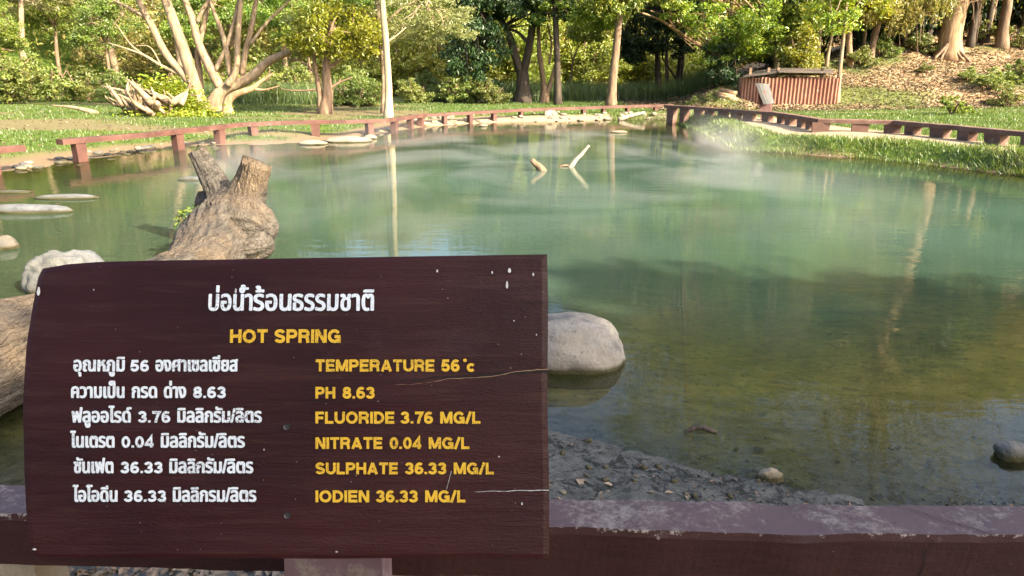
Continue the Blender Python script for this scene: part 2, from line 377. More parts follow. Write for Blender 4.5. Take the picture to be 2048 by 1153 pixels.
# ================================================================ FOLIAGE GENERATORS
def leaves(C, size, asp=.45, up=.35, droop=0.0, var=.5):
    n = len(C)
    nr = rng.normal(size=(n, 3)); nr[:, 2] = nr[:, 2]+up*2; nr /= np.linalg.norm(nr, axis=1, keepdims=True)
    d = rng.normal(size=(n, 3)); d[:, 2] -= droop*2
    d = d-nr*(d*nr).sum(1, keepdims=True); d /= np.linalg.norm(d, axis=1, keepdims=True)+1e-9
    s = np.cross(nr, d); L = size*(1+var*rng.uniform(-1, 1, (n, 1))); W = L*asp
    V = np.stack([C-d*L*.5, C+s*W*.5+nr*L*.06, C+d*L*.5-nr*L*.08, C-s*W*.5+nr*L*.06], 1).reshape(-1, 3)
    return V
def quads(V): return np.arange(len(V)).reshape(-1, 4)
def clumps(center, rad, ncl, nleaf, cr=.28, flat=.6, shell=.55):
    c = rng.normal(size=(ncl, 3)); c /= np.linalg.norm(c, axis=1, keepdims=True)
    r = rng.uniform(shell**3, 1, (ncl, 1))**(1/3)
    keep = r*.9+.12*fbm(c*2.1+rng.uniform(0, 50, 3), 2)[:, None]
    cc = np.asarray(center)+c*keep*np.asarray(rad)
    wgt = rng.uniform(.4, 1.6, ncl); k = rng.choice(ncl, nleaf, p=wgt/wgt.sum())
    rr = cr*min(rad)*rng.uniform(.6, 1.5, ncl)
    off = rng.normal(size=(nleaf, 3))*rr[k][:, None]*np.array([1, 1, flat])*.75
    return cc[k]+off, cc
def px_pts(Y, pts): return np.array([aty(a, b, Y) for a, b in pts])
def tree(name, label, cat, base, limbs, crowns, bk, fo, n=6000, leaf=.2, group=None, up=.35, droop=0, asp=.45, twigs=7, cr=.28, ncl=40, flat=.6, roots=None, seg=9, flare=1.5, twr=.035, extra=None, shell=.55):
    """base: point on the ground; limbs: (points, r0, r1); crowns: (center, (rx,ry,rz), weight)"""
    root = empty(name, base, label, cat, group)
    tk = MB()
    for j, (P, r0, r1) in enumerate(limbs):
        P = spline(P, 6); m = len(P); t = np.linspace(0, 1, m); r = r0+(r1-r0)*t
        if j == 0 or P[0][2] < base[2]+.25: r = r*(1+(flare-1)*np.exp(-(P[:, 2]-base[2])/.35)); P[0, 2] -= .25
        tk.tube(P, r, seg, .12, 3.5)
    ends = [(np.asarray(P[-1]), r1) for P, r0, r1 in limbs]
    LV = []; tot = sum(c[2] for c in crowns)
    for (c, rad, wt) in crowns:
        C, cc = clumps(c, rad, max(6, int(ncl*wt/tot*len(crowns)**.5)), int(n*wt/tot), cr, flat, shell)
        LV.append(leaves(C, leaf, asp, up, droop))
        for q in cc[rng.choice(len(cc), min(twigs, len(cc)), replace=False)]:
            e, er = min(ends, key=lambda a: np.linalg.norm(a[0]-q))
            mid = (e+q)/2+rng.normal(size=3)*.12*np.linalg.norm(e-q); 
            P = spline([e, mid, q], 4); tk.tube(P, np.linspace(min(er, twr*2.2), .008, len(P)), 5, 0, cap=False)
    under(tk.build('trunk', BK[bk], smooth=True), root)
    if LV:
        V = np.concatenate(LV); under(mesh_obj('crown', V, quads(V), FO[fo]), root)
    if roots:
        rt = MB()
        for P, r in roots: rt.tube(P, np.linspace(r, r*.6, len(P)), 5, .2, 8)
        under(rt.build('aerial_roots', BK[extra or bk], smooth=True), root)
    return root
def copy_tree(o, loc, rz=0, s=1.0, label=None):
    r = o.copy(); COL.objects.link(r); r.location = loc; r.rotation_euler = (0, 0, rz); r.scale = (s, s, s)
    if label: r['label'] = label
    for ch in o.children:
        c = ch.copy(); COL.objects.link(c); c.parent = r
    return r

# ================================================================ NEAR SIGN
BD = 1.2                                             # distance of the board plane along the view axis; it leans back like the far sign
XA = np.array([1, 0, 0.]); UA = np.array([0, SP, CP]); FA = np.array([0, CP, -SP])
def bend(v): return .05*np.clip((v-.55)/.45, 0, 1)**2           # the top of the plank curls back a little
def board_pt(px, py, out=0.0):
    v = (1117-py)/600
    return np.array([0, 0, CAMZ])+BD*(XA*(px-1024)/F-UA*(py-576.5)/F+FA)+FA*(bend(v)*.35-out)
sign = empty('information_sign', (-.38, 1.12, hz(-.38, 1.12)), 'large dark brown plank sign with white and yellow lettering about the hot spring', 'sign')
lv = [0, .03, .16, .3, .53, .73, .86, .97, 1]; lx = [62, 56, 50, 47, 44, 50, 58, 65, 72]
tx = [0, .05, .11, .2, .3, .5, .75, 1]; ty = [537, 528, 523.5, 521, 519.5, 516, 512, 508]
bx = [0, .02, .1, .35, .6, .85, 1]; by = [1108, 1117, 1118, 1117, 1119, 1116, 1117]
NU, NV = 90, 70
uu, vv = np.meshgrid(np.linspace(0, 1, NU), np.linspace(0, 1, NV))
PXb = np.interp(vv, lv, lx)*(1-uu)+(1098-3*vv+1.2*np.sin(9*vv))*uu
PYb = (np.interp(uu, bx, by)*(1-vv)+np.interp(uu, tx, ty)*vv)
fr_ = np.array([board_pt(a, b, 0) for a, b in zip(PXb.ravel(), PYb.ravel())])
edge = np.minimum(np.minimum(uu, 1-uu)*1.7, np.minimum(vv, 1-vv)).ravel()
rl = .0016*fbm(np.stack([PXb.ravel()*.004, PYb.ravel()*.03], 1), 4)
fr_ = fr_+FA*(rl+.0018*np.clip(1-edge/.008, 0, 1)**2)[:, None]
bk_ = np.array([board_pt(a, b, -.032) for a, b in zip(PXb.ravel(), PYb.ravel())])
I = np.arange(NU*NV).reshape(NV, NU); off = NU*NV
fq = [(I[a, b], I[a, b+1], I[a+1, b+1], I[a+1, b]) for a in range(NV-1) for b in range(NU-1)]
bq = [tuple(off+i for i in f[::-1]) for f in fq]
per = list(I[0, :])+list(I[1:, -1])+list(I[-1, -2::-1])+list(I[-2:0, 0])
sq = [(per[k], off+per[k], off+per[(k+1) % len(per)], per[(k+1) % len(per)]) for k in range(len(per))]
g = G('sign_brown_paint')
v = g.pos((2.2, 2.2, 26)); gr = g.noise(2.6, 7, v, .68, .5); gr2 = g.noise(9, 5, g.pos((1.5, 1.5, 40)), .7); pt = g.noise(3.2, 4)
fine = g.noise(120, 3, g.pos((1, 1, 2.5)))
c = g.mix(g.ramp(pt, [(.35, 0.), (.7, 1.)]), (.0175, .0022, .0024), (.031, .0050, .0048))
c = g.mix(g.math('MULTIPLY', g.ramp(gr, [(.5, 0.), (.72, 1.)]), .5), c, (.05, .02, .014))
c = g.mix(g.math('MULTIPLY', g.ramp(g.noise(7, 6, None, .75), [(.58, 0.), (.75, 1.)]), .3), c, (.05, .03, .033))
SB = g.fin(c, g.ramp(pt, [(.3, .30), (.7, .44)]), g.bump(g.mix(.35, g.mix(.4, gr, gr2), fine), .5, .006), .26)
under(mesh_obj('board', np.vstack([fr_, bk_]), fq+bq+sq, SB, smooth=False), sign)
# lettering
def glyphs(body):
    """outlines of the built-in font, each contour filled on its own so that overlapping contours stay solid"""
    from mathutils.geometry import interpolate_bezier, tessellate_polygon
    cu = bpy.data.curves.new('t', 'FONT'); cu.body = body
    o = bpy.data.objects.new('t', cu); COL.objects.link(o); dg = bpy.context.evaluated_depsgraph_get()
    polys = []
    for sp in o.evaluated_get(dg).to_curve(dg).splines:
        b = list(sp.bezier_points); pts = []
        for p, q in zip(b, b[1:]+b[:1]): pts += [v[:2] for v in interpolate_bezier(p.co, p.handle_right, q.handle_left, q.co, 6)[:-1]]
        P = np.array(pts); P = P[np.linalg.norm(P-np.roll(P, 1, 0), axis=1) > 1e-5]; polys.append(P)
    bpy.data.objects.remove(o); bpy.data.curves.remove(cu)
    area = lambda P: .5*np.sum(P[:, 0]*np.roll(P[:, 1], -1)-P[:, 1]*np.roll(P[:, 0], -1))
    def inside(p, Q):
        a, b = Q, np.roll(Q, -1, 0); c = (a[:, 1] > p[1]) != (b[:, 1] > p[1])
        with np.errstate(all='ignore'): x = a[:, 0]+(p[1]-a[:, 1])/(b[:, 1]-a[:, 1])*(b[:, 0]-a[:, 0])
        return np.sum(c & (p[0] < x)) % 2 == 1
    sg = np.sign(area(max(polys, key=lambda P: abs(area(P))))); V, Fc, n = [], [], 0
    outs = [P for P in polys if np.sign(area(P)) == sg]; holes = [P for P in polys if np.sign(area(P)) != sg]
    lone = [h for h in holes if not any(np.mean([inside(q, P) for q in h]) > .95 for P in outs)]; outs += lone; holes = [h for h in holes if not any(h is l for l in lone)]
    for P in outs:
        L = [P]+[h for h in holes if np.mean([inside(q, P) for q in h]) > .95]
        tri = tessellate_polygon([[Vector((*q, 0)) for q in r] for r in L]); A = np.concatenate(L)
        V.append(A); Fc += [tuple(k+n for k in t) for t in tri]; n += len(A)
    return np.concatenate(V), Fc
def paint(name, col):
    g = G(name); n = g.noise(150, 4); wr = g.noise(420, 3); pa = g.noise(14, 3); ch = g.math('MULTIPLY', g.ramp(wr, [(.56, 0.), (.62, 1.)]), g.ramp(pa, [(.42, 0.), (.65, 1.)])); return g.fin(g.mix(ch, g.mix(g.ramp(n, [(.5, 0.), (.75, 1.)]), col, tuple(x*.75 for x in col)), (.03, .012, .01)), .55, g.bump(n, .2, .001), .3)
WHITE = paint('lettering_white', (.62, .68, .73)); YEL = paint('lettering_yellow', (.60, .37, .028))
def refh(ch): V, _ = glyphs(ch); return V[:, 1].max()
HT, HE = refh('น'), refh('H')
def arc(cx, cy, rx, ry, a0, a1, n=14):
    t = np.radians(np.linspace(a0, a1, n)); return list(zip(cx+rx*np.cos(t), cy+ry*np.sin(t)))
h_ = .1; lo, hi = h_, 1-h_
ST = {  # stroke centre lines of a heavy grotesque, cap height 1
 'H': (.80, [[(h_, 0), (h_, 1)], [(.7, 0), (.7, 1)], [(h_, .5), (.7, .5)]]), 'I': (.2, [[(h_, 0), (h_, 1)]]), 'L': (.66, [[(h_, 1), (h_, lo), (.66, lo)]]),
 'T': (.74, [[(0, hi), (.74, hi)], [(.37, hi), (.37, 0)]]), 'E': (.70, [[(.70, hi), (h_, hi), (h_, lo), (.70, lo)], [(h_, .51), (.66, .51)]]), 'F': (.66, [[(.66, hi), (h_, hi), (h_, 0)], [(h_, .48), (.60, .48)]]),
 'O': (.92, [arc(.46, .5, .36, .4, 0, 360, 30)]), 'D': (.80, [arc(.32, .5, .38, .4, 90, -90, 16)+[(h_, lo), (h_, hi), (.33, hi)]]),
 'P': (.76, [[(h_, 0), (h_, hi)]+arc(.43, .68, .23, .22, 90, -90, 12)+[(h_, .46)]]), 'R': (.80, [[(h_, 0), (h_, hi)]+arc(.45, .69, .23, .21, 90, -90, 12)+[(h_, .48)], [(.44, .48), (.62, .36), (.68, 0)]]),
 'S': (.76, [arc(.38, .70, .27, .2, 15, 200, 14)+[(.16, .6), (.30, .53), (.46, .48), (.60, .42)]+arc(.38, .30, .28, .2, 15, -165, 16)]),
 'U': (.80, [[(h_, 1), (h_, .38)]+arc(.4, .38, .3, .28, 180, 360, 14)+[(.7, .38), (.7, 1)]]), 'N': (.80, [[(h_, 0), (h_, 1)], [(.7, 0), (.7, 1)], [(.13, .98), (.67, .02)]]),
 'M': (.98, [[(h_, 0), (h_, 1)], [(.88, 0), (.88, 1)], [(.14, .98), (.49, .05)], [(.84, .98), (.49, .05)]]), 'A': (.88, [[(.1, 0), (.44, .97)], [(.78, 0), (.44, .97)], [(.24, .27), (.64, .27)]]),
 'G': (.90, [arc(.46, .5, .36, .4, 35, 325, 22)+[(.79, .30), (.79, .46), (.48, .46)], [(.80, .45), (.80, 0)]]), '/': (.44, [[(.04, -.02), (.40, 1.02)]]), '.': (.24, [[(.12, 0), (.12, .2)]]),
 '0': (.70, [arc(.35, .5, .25, .4, 0, 360, 28)]), '3': (.70, [arc(.33, .71, .23, .19, 170, -80, 14)+[(.30, .53)], [(.30, .53)]+arc(.33, .30, .26, .2, 85, -170, 16)]),
 '4': (.72, [[(.52, 0), (.52, .95), (.08, .32), (.08, .27), (.72, .27)]]), '5': (.70, [[(.64, hi), (.19, hi), (.13, .50)]+arc(.34, .33, .25, .23, 125, -165, 18)]),
 '6': (.70, [arc(.35, .32, .25, .22, 0, 360, 24), arc(.40, .48, .30, .42, 52, 185, 14)]), '7': (.68, [[(.02, hi), (.60, hi), (.40, .5), (.28, 0)]]), '8': (.70, [arc(.35, .72, .22, .18, 0, 360, 22), arc(.35, .30, .25, .2, 0, 360, 22)]),
 '°': (.24, [arc(.12, .94, .085, .085, 0, 360, 14)]), 'c': (.62, [arc(.33, .33, .24, .25, 40, 320, 16)])}
def stroke_word(m, word, x0, x1, base, hpx, lift=0.0):
    adv = sum(ST[c][0] for c in word)+.10*(len(word)-1); sx = (x1-x0)/adv; x = 0; q = 0
    for ch in word:
        wd, strokes = ST[ch]; hw = .06 if ch == '°' else .118
        for pts in strokes:
            P = np.array(pts, float); P = P[np.r_[True, np.linalg.norm(np.diff(P, axis=0), axis=1) > 1e-4]]; closed = len(P) > 6 and np.linalg.norm(P[0]-P[-1]) < .02
            Q = np.stack([x0+(x+P[:, 0])*sx, base-P[:, 1]*hpx], 1); w2 = hw*hpx
            if closed: E0 = np.vstack([Q[-2], Q, Q[1]])
            else: E0 = np.vstack([2*Q[0]-Q[1], Q, 2*Q[-1]-Q[-2]])
            d1 = E0[1:-1]-E0[:-2]; d2 = E0[2:]-E0[1:-1]; d1 /= np.linalg.norm(d1, axis=1, keepdims=True); d2 /= np.linalg.norm(d2, axis=1, keepdims=True)
            n1 = np.stack([-d1[:, 1], d1[:, 0]], 1); n2 = np.stack([-d2[:, 1], d2[:, 0]], 1); mm = n1+n2; mm = mm/np.maximum((mm*mm).sum(1, keepdims=True), .5)*2*w2
            q += 1; o_ = .0026+.00003*(q % 12); n = len(Q)
            m.add(np.array([board_pt(*p, o_) for p in np.vstack([Q+mm, Q-mm])]), [(k, k+1, n+k+1, n+k) for k in range(n-1)])
        x += wd+.10
def thai_word(m, body, x0, x1, base, hpx, bold, extra=()):
    V, Fc = glyphs(body); sy = hpx/HT; sx = (x1-x0-2*bold)/(V[:, 0].max()-V[:, 0].min())
    P = np.stack([x0+bold+(V[:, 0]-V[:, 0].min())*sx, base-bold*.6-V[:, 1]*sy*(1-1.2*bold/hpx)], 1)
    for ch, cx, yb, hh in extra:
        E, EF = glyphs(ch); k = hh/(E[:, 1].max()-E[:, 1].min()); E = (E-[(E[:, 0].max()+E[:, 0].min())/2, E[:, 1].min()])*[k*1.1, -k]+[cx, yb]
        Fc = Fc+[tuple(i+len(P) for i in f) for f in EF]; P = np.vstack([P, E])
    nb = 14
    for k in range(nb+1):
        a = 2*math.pi*k/nb; r = 0 if k == nb else bold
        m.add(np.array([board_pt(x+r*math.cos(a), y+.72*r*math.sin(a), .0026+.00002*k) for x, y in P]), Fc)
def line(mat, base, hpx, words, bold=1.45):
    m = MB()
    for wd, x0, x1, *ex in words:
        if ord(wd[0]) > 0xe00: thai_word(m, wd, x0, x1, base, hpx+.5, bold, *ex)
        else: stroke_word(m, wd, x0, x1, base, hpx)
    m.build('lettering', mat, sign)
line(WHITE, 622, 33, [('บ่อนํา', 414, 503, [('้', 486, 579, 8)]), ('ร้อน', 504, 581), ('ธรรมชาติ', 583, 747)], 1.55)
line(YEL, 686, 26.5, [('HOT', 460, 535), ('SPRING', 549, 681)])
MG = 'MG/L'; ML = 'มิลลิกรัม/ลิตร'
line(YEL, 743, 23.5, [('TEMPERATURE', 632, 869), ('56', 883, 919), ('°', 927, 933.5), ('c', 934, 950)])
line(YEL, 797, 23, [('PH', 632, 671), ('8.63', 686, 750)])
line(YEL, 847, 23.5, [('FLUORIDE', 632, 789), ('3.76', 802, 866), (MG, 881, 961)])
line(YEL, 897.5, 23, [('NITRATE', 632, 765), ('0.04', 780, 843), (MG, 858, 939)])
line(YEL, 948, 23, [('SULPHATE', 632, 796), ('36.33', 811, 893), (MG, 908, 988)])
line(YEL, 1004, 23.5, [('IODIEN', 632, 739), ('36.33', 753, 836), (MG, 851, 931)])
line(WHITE, 743, 22.5, [('อุณหภูมิ', 148, 251), ('56', 262, 299), ('องศาเซลเซียส', 312, 477)])
line(WHITE, 796, 22.5, [('ความเป็น', 144, 251), ('กรด', 265, 316), ('ด่าง', 329, 374), ('8.63', 388, 453)])
line(WHITE, 845, 22.5, [('ฟลูออไรด์', 145, 265), ('3.76', 278, 342), (ML, 356, 525)])
line(WHITE, 895, 22.5, [('ไนเตรต', 142, 231), ('0.04', 245, 309), (ML, 323, 491)])
line(WHITE, 946, 22.5, [('ซันเฟต', 149, 229), ('36.33', 243, 327), (ML, 340, 508)])
line(WHITE, 1003, 22.5, [('ไอโอดีน', 147, 237), ('36.33', 250, 334), ('มิลลิกรม/ลิตร', 347, 514)])
# cracks, flecks and screw heads on the board
def ribbon(pts, wpx, out):
    P = np.array(pts, float); d = np.gradient(P, axis=0); nrm = np.stack([-d[:, 1], d[:, 0]], 1); nrm /= np.linalg.norm(nrm, axis=1, keepdims=True)
    w_ = np.broadcast_to(np.asarray(wpx, float), (len(P),))[:, None]
    A = [board_pt(*q, out) for q in P+nrm*w_/2]; B = [board_pt(*q, out) for q in P-nrm*w_/2]; n = len(P)
    return np.array(A+B), [(k, k+1, n+k+1, n+k) for k in range(n-1)]
g = G('crack_dark'); CRK = g.fin((.006, .004, .004), .9)
g = G('crack_wood'); CRW = g.fin(g.mix(g.noise(60, 4), (.12, .07, .04), (.34, .22, .13)), .8)
g = G('fleck_white'); FLK = g.fin(g.mix(g.noise(300, 3), (.3, .3, .3), (.6, .6, .58)), .7)
m = MB(); m2 = MB(); m3 = MB()
def crack(p0, p1, w0, w1, jit, out, mb, n=40):
    t = np.linspace(0, 1, n); P = np.array(p0)*(1-t)[:, None]+np.array(p1)*t[:, None]
    P[:, 1] += jit*fbm(np.stack([t*9, t*0+p0[0]], 1), 3); V_, F_ = ribbon(P, w0+(w1-w0)*t+.5*rng.uniform(-1, 1, n)*w1*.5, out)
    if mb is m3: mb.add(V_, F_)
    else: c_ = MB(); c_.add(V_, F_); c_.build('crack', CRK if mb is m else CRW, sign)
crack((762, 766), (1098, 741), .8, 4.2, 5, .0020, m); crack((820, 760), (1000, 745), .5, 1.4, 4, .0021, m)
crack((790, 770), (1098, 739.5), .3, 1.8, 5, .0022, m2); crack((560, 800), (860, 806), .6, .9, 4, .002, m); crack((1060, 608), (1098, 606), .7, .9, 1, .002, m)
crack((950, 983), (1098, 980), .7, 1.6, 1.5, .0022, m3); crack((470, 560), (545, 585), .5, .7, 5, .002, m); crack((893, 980), (903, 942), .5, 1.2, 2, .0022, m3, 12)
crack((700, 640), (640, 620), .5, .6, 3, .002, m)
for px, py, a, b in [(71, 583, 3.5, 9), (1019, 541, 3.2, 5), (1014, 570, 2.4, 8), (873, 542, 2, 3), (984, 545, 1.6, 3), (1067, 549, 1.6, 3.5), (468, 582, 2, 5), (1073, 670, 1.4, 1.6), (1028, 642, 1.2, 1.5), (1044, 1007, 1.5, 3), (998, 913, 1.4, 1.5), (529, 899, 1.3, 2), (674, 1103, 2.5, 1.2), (71, 1098, 4, 2), (182, 580, 1, 2)]:
    th = np.arange(9)*2*math.pi/9; q = [board_pt(px+a*math.cos(t)*(1+.2*math.sin(3*t)), py+b*math.sin(t), .0024) for t in th]; m3.add(np.array(q), [tuple(range(9))])
for _ in range(60):
    px, py = rng.uniform(60, 1090), rng.uniform(525, 1110); a = rng.uniform(.4, .9)
    m3.add(np.array([board_pt(px+a*i, py+a*j, .0023) for i, j in ((-1, 0), (0, -1.3), (1, 0), (0, 1.2))]), [(0, 1, 2, 3)])
m3.build('paint_flecks', FLK, sign)['kind'] = 'stuff'
g = G('screw_steel'); STL = g.fin((.05, .045, .045), .5, None, .5, Metallic=.6)
for px, py in ((575, 853), (576, 1030)):
    s_ = MB(); c0 = board_pt(px, py, -.003); th = np.arange(14)*2*math.pi/14
    ring = [c0+.0055*(XA*math.cos(t)+UA*math.sin(t)) for t in th]; r2_ = [p-FA*.008 for p in ring]; r3_ = [c0-FA*.0065+.0035*(XA*math.cos(t)+UA*math.sin(t)) for t in th]
    s_.add(np.array(ring+r2_+r3_), [(k, (k+1) % 14, 14+(k+1) % 14, 14+k) for k in range(14)]+[(14+k, 14+(k+1) % 14, 28+(k+1) % 14, 28+k) for k in range(14)]+[tuple(range(28, 42))])
    s_.build('screw', STL, sign)
PURP = painted('purple_brown_paint', (.085, .045, .06), (.15, .095, .115), (.36, .33, .30), .60, .6, 14)
# support post below and behind the board
p_ = MB()
zg = hz(-.38, 1.15)
p_.box((-.355, 1.175, .34), (.2, .11, .78+.0), 0, R(-10), .96)
PST = painted('sign_post_paint', (.10, .055, .065), (.16, .10, .11), (.22, .19, .16), .50, .7, 11)
p_.build('post', PST, sign)
g = G('footing_concrete'); n = g.noise(22, 7, None, .7)
CONC = g.fin(g.mix(n, (.16, .13, .095), (.34, .29, .22)), .9, g.bump(n, .8, .012), .2)
f_ = MB(); f_.box((-.39, 1.60, .13), (.36, .22, .26), R(6), 0, .9); f_.build('footing', CONC, sign)

# ================================================================ RAILS
def beam_mesh(L, wdt, hgt, ztop, n=10, seed=0):
    """weathered beam along a world polyline L (x,y); top height list ztop"""
    P = []; 
    for a, b, za, zb in zip(L[:-1], L[1:], ztop[:-1], ztop[1:]):
        for t in np.linspace(0, 1, n, endpoint=False): P.append((*(a*(1-t)+b*t), za*(1-t)+zb*t))
    P.append((*L[-1], ztop[-1])); P = np.array(P)
    T = np.gradient(P[:, :2], axis=0); T /= np.linalg.norm(T, axis=1, keepdims=True); N_ = np.stack([-T[:, 1], T[:, 0]], 1)
    prof = [(-.5, -1), (-.5, -.12), (-.45, 0), (0, .015), (.45, 0), (.5, -.12), (.5, -1), (0, -1)]
    V = []
    for p, nn in zip(P, N_):
        for a, b in prof: V.append((p[0]+nn[0]*a*wdt, p[1]+nn[1]*a*wdt, p[2]+b*hgt))
    V = np.array(V); V += (np.stack([fbm(V*6+seed, 3), fbm(V*6+31+seed, 3), fbm(V*6+77+seed, 3)], 1))*min(wdt, hgt)*.09
    k = len(prof); m = len(P)
    Fc = [(i*k+j, (i+1)*k+j, (i+1)*k+(j+1) % k, i*k+(j+1) % k) for i in range(m-1) for j in range(k)]
    Fc += [tuple(range(k)), tuple((m-1)*k+j for j in range(k-1, -1, -1))]
    return V, Fc
def two_tone(name, top, side, wear, under_c, ztop):
    """paint on the sides, a paler scuffed colour on top: the coat differs by which way the face looks"""
    g = G(name)
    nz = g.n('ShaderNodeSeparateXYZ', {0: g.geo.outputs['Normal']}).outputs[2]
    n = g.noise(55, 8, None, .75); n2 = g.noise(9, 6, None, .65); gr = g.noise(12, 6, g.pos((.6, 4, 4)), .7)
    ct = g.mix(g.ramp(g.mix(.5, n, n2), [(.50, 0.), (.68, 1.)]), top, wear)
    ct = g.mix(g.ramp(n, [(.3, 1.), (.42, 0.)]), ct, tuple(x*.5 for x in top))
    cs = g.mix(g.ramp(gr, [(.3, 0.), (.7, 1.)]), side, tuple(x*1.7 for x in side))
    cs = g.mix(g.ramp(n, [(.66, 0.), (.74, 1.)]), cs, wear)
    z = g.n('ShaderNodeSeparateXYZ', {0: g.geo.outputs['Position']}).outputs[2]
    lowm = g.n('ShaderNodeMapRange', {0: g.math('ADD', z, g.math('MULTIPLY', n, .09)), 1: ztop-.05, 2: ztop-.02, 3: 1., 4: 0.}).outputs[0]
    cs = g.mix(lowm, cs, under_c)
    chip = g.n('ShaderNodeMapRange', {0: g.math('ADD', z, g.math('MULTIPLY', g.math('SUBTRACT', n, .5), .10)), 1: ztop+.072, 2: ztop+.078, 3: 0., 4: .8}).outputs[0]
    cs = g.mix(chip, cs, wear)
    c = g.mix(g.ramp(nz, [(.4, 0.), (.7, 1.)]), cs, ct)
    return g.fin(c, .75, g.bump(g.mix(.5, n, gr), .7, .006), .3)
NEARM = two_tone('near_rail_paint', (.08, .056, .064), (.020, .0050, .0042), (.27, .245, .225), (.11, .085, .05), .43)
nr = empty('low_rail', (.9, 1.42, hz(.9, 1.42)), 'worn purple brown rail close to the camera behind the dark sign', 'rail')
LN = np.array([(-1.6, 1.49), (-.5, 1.455), (.4, 1.42), (1.2, 1.405), (2.4, 1.39)])
V, Fc = beam_mesh(LN, .125, .135, [.505, .505, .50, .498, .495], 40); mesh_obj('beam', V, Fc, NEARM); under(bpy.data.objects['beam'], nr)
for x, y in ((-1.25, 1.48), (.62, 1.43), (2.0, 1.41)):
    q = MB(); q.box((x, y, .17), (.17, .11, .4)); q.build('post', CONC, nr)
mc = MB(); t = np.linspace(0, 1, 20); cq = np.stack([.955-.02*t+.010*fbm(np.stack([t*7, t*0+4], 1), 3), 1.343-.0*t, .496-.125*t], 1)
mc.add(np.vstack([cq+[.0014, 0, 0], cq-[.0014, 0, 0]]), [(k, k+1, 20+k+1, 20+k) for k in range(19)]); mc.build('crack', CRK, nr)
# crack across the rail on the right
m = MB(); t = np.linspace(0, 1, 26)
cp = np.stack([.93+.16*t+.012*fbm(np.stack([t*8, t*0], 1), 3), 1.462-.118*t, .5005+0*t+.0035], 1)
A = cp+[.0016, 0, 0]; B = cp-[.0016, 0, 0]; m.add(np.vstack([A, B]), [(k, k+1, 26+k+1, 26+k) for k in range(25)]); m.build('crack', CRK, nr)

REDP = painted('red_brown_rail_paint', (.070, .030, .023), (.118, .054, .040), (.2, .155, .12), .60, .6, 7)
PINKP = painted('brown_rail_paint', (.11, .058, .043), (.18, .105, .078), (.27, .215, .165), .56, .7, 6)
def rail(label, L, ztop, wdt, hgt, posts, mat, pmat, pw=.2, pd=.14, taper=1.15, far=None):
    L = np.array(L)
    b0 = L[len(L)//2]; r = empty('low_rail', (*b0, hz(*b0)), label, 'rail')
    V, Fc = beam_mesh(L, wdt, hgt, ztop, 8, rng.uniform(0, 99)); o = mesh_obj('beam', V, Fc, mat); under(o, r)
    seg = np.linalg.norm(np.diff(L, axis=0), axis=1); cum = np.concatenate([[0], np.cumsum(seg)])
    for s in posts:
        i = min(np.searchsorted(cum, s, 'right')-1, len(seg)-1); t = (s-cum[i])/seg[i]; p = L[i]*(1-t)+L[i+1]*t
        zt = ztop[i]*(1-t)+ztop[i+1]*t-hgt+.01; zb = min(hz(*p), .3)-.18; a = math.atan2(*(L[i+1]-L[i])[::-1])
        q = MB(); w_ = pw*rng.uniform(.8, 1.15)*(1 if far is None else max(.6, 1-max(0, s-far)*.06)); q.box((p[0], p[1], (zt+zb)/2), (w_, pd, zt-zb), a+rng.uniform(-.08, .08), rng.uniform(-.04, .04), taper); under(q.build('post', pmat), r)
    return r, cum[-1]
cum = np.concatenate([[0], np.cumsum(np.linalg.norm(np.diff(LR[:, :2], axis=0), axis=1))])
rail('long red brown rail curving along the left and far shore of the pond', LR[:, :2], list(LR[:, 2]), .2, .095, [.32, 2.55, 3.9, 5.0, 6.55, 8.0, 9.2, 10.4, 11.3, 12.4, 13.4, 14.4, 15.6, 17.0, 18.3, 19.2, 20.3, 21.6, 23.1, 24.6], REDP, REDP, .17, .14, far=9)
q0, q1 = onz(-90, 302, .42), onz(42, 290, .42)
rail('short red brown rail end cut off by the left edge of the photo', [q0[:2], q1[:2]], [.42, .42], .2, .1, [float(np.linalg.norm(q1[:2]-q0[:2]))-.52], REDP, REDP, .16, .14)
RT = []; 
for k, (px, py) in enumerate([(1333, 210), (1400, 214), (1480, 220), (1548, 224), (1600, 231), (1642, 238), (1790, 241), (1900, 250), (2048, 263), (2160, 274)]):
    zt = .575
    RT.append(onz(px, py, zt))
RT = np.array(RT)
cum = np.concatenate([[0], np.cumsum(np.linalg.norm(np.diff(RT[:, :2], axis=0), axis=1))])
rail('long weathered brown rail beside the sandy path on the right bank', RT[:, :2], list(RT[:, 2]), .22, .085, list(np.linspace(.2, cum[-1]-.3, 21)+rng.uniform(-.12, .12, 21)), PINKP, PINKP, .26, .16, 1.25)

# ================================================================ ROCKS
def rockmat(name, a, b, warm, mossline=True):
    g = G(name); n = g.noise(6, 7, None, .7); n2 = g.noise(2.2, 3); sp = g.noise(55, 4)
    c = g.mix(g.ramp(n, [(.35, 0.), (.65, 1.)]), a, b); c = g.mix(g.ramp(n2, [(.45, 0.), (.6, 1.)]), c, warm)
    c = g.mix(g.math('MULTIPLY', g.ramp(sp, [(.58, 0.), (.7, 1.)]), .5), c, tuple(x*.4 for x in a))
    if mossline:
        z = g.n('ShaderNodeSeparateXYZ', {0: g.geo.outputs['Position']}).outputs[2]
        c = g.mix(g.n('ShaderNodeMapRange', {0: g.math('ADD', z, g.math('MULTIPLY', n, .03)), 1: .03, 2: .055, 3: 1., 4: 0.}).outputs[0], c, (.05, .045, .02))
    return g.fin(c, .85, g.bump(g.mix(.5, n, sp), .6, .02), .25)
RGREY = rockmat('rock_grey', (.07, .066, .06), (.14, .132, .12), (.115, .10, .08)); RPALE = rockmat('rock_pale', (.18, .15, .11), (.30, .26, .2), (.24, .2, .145))
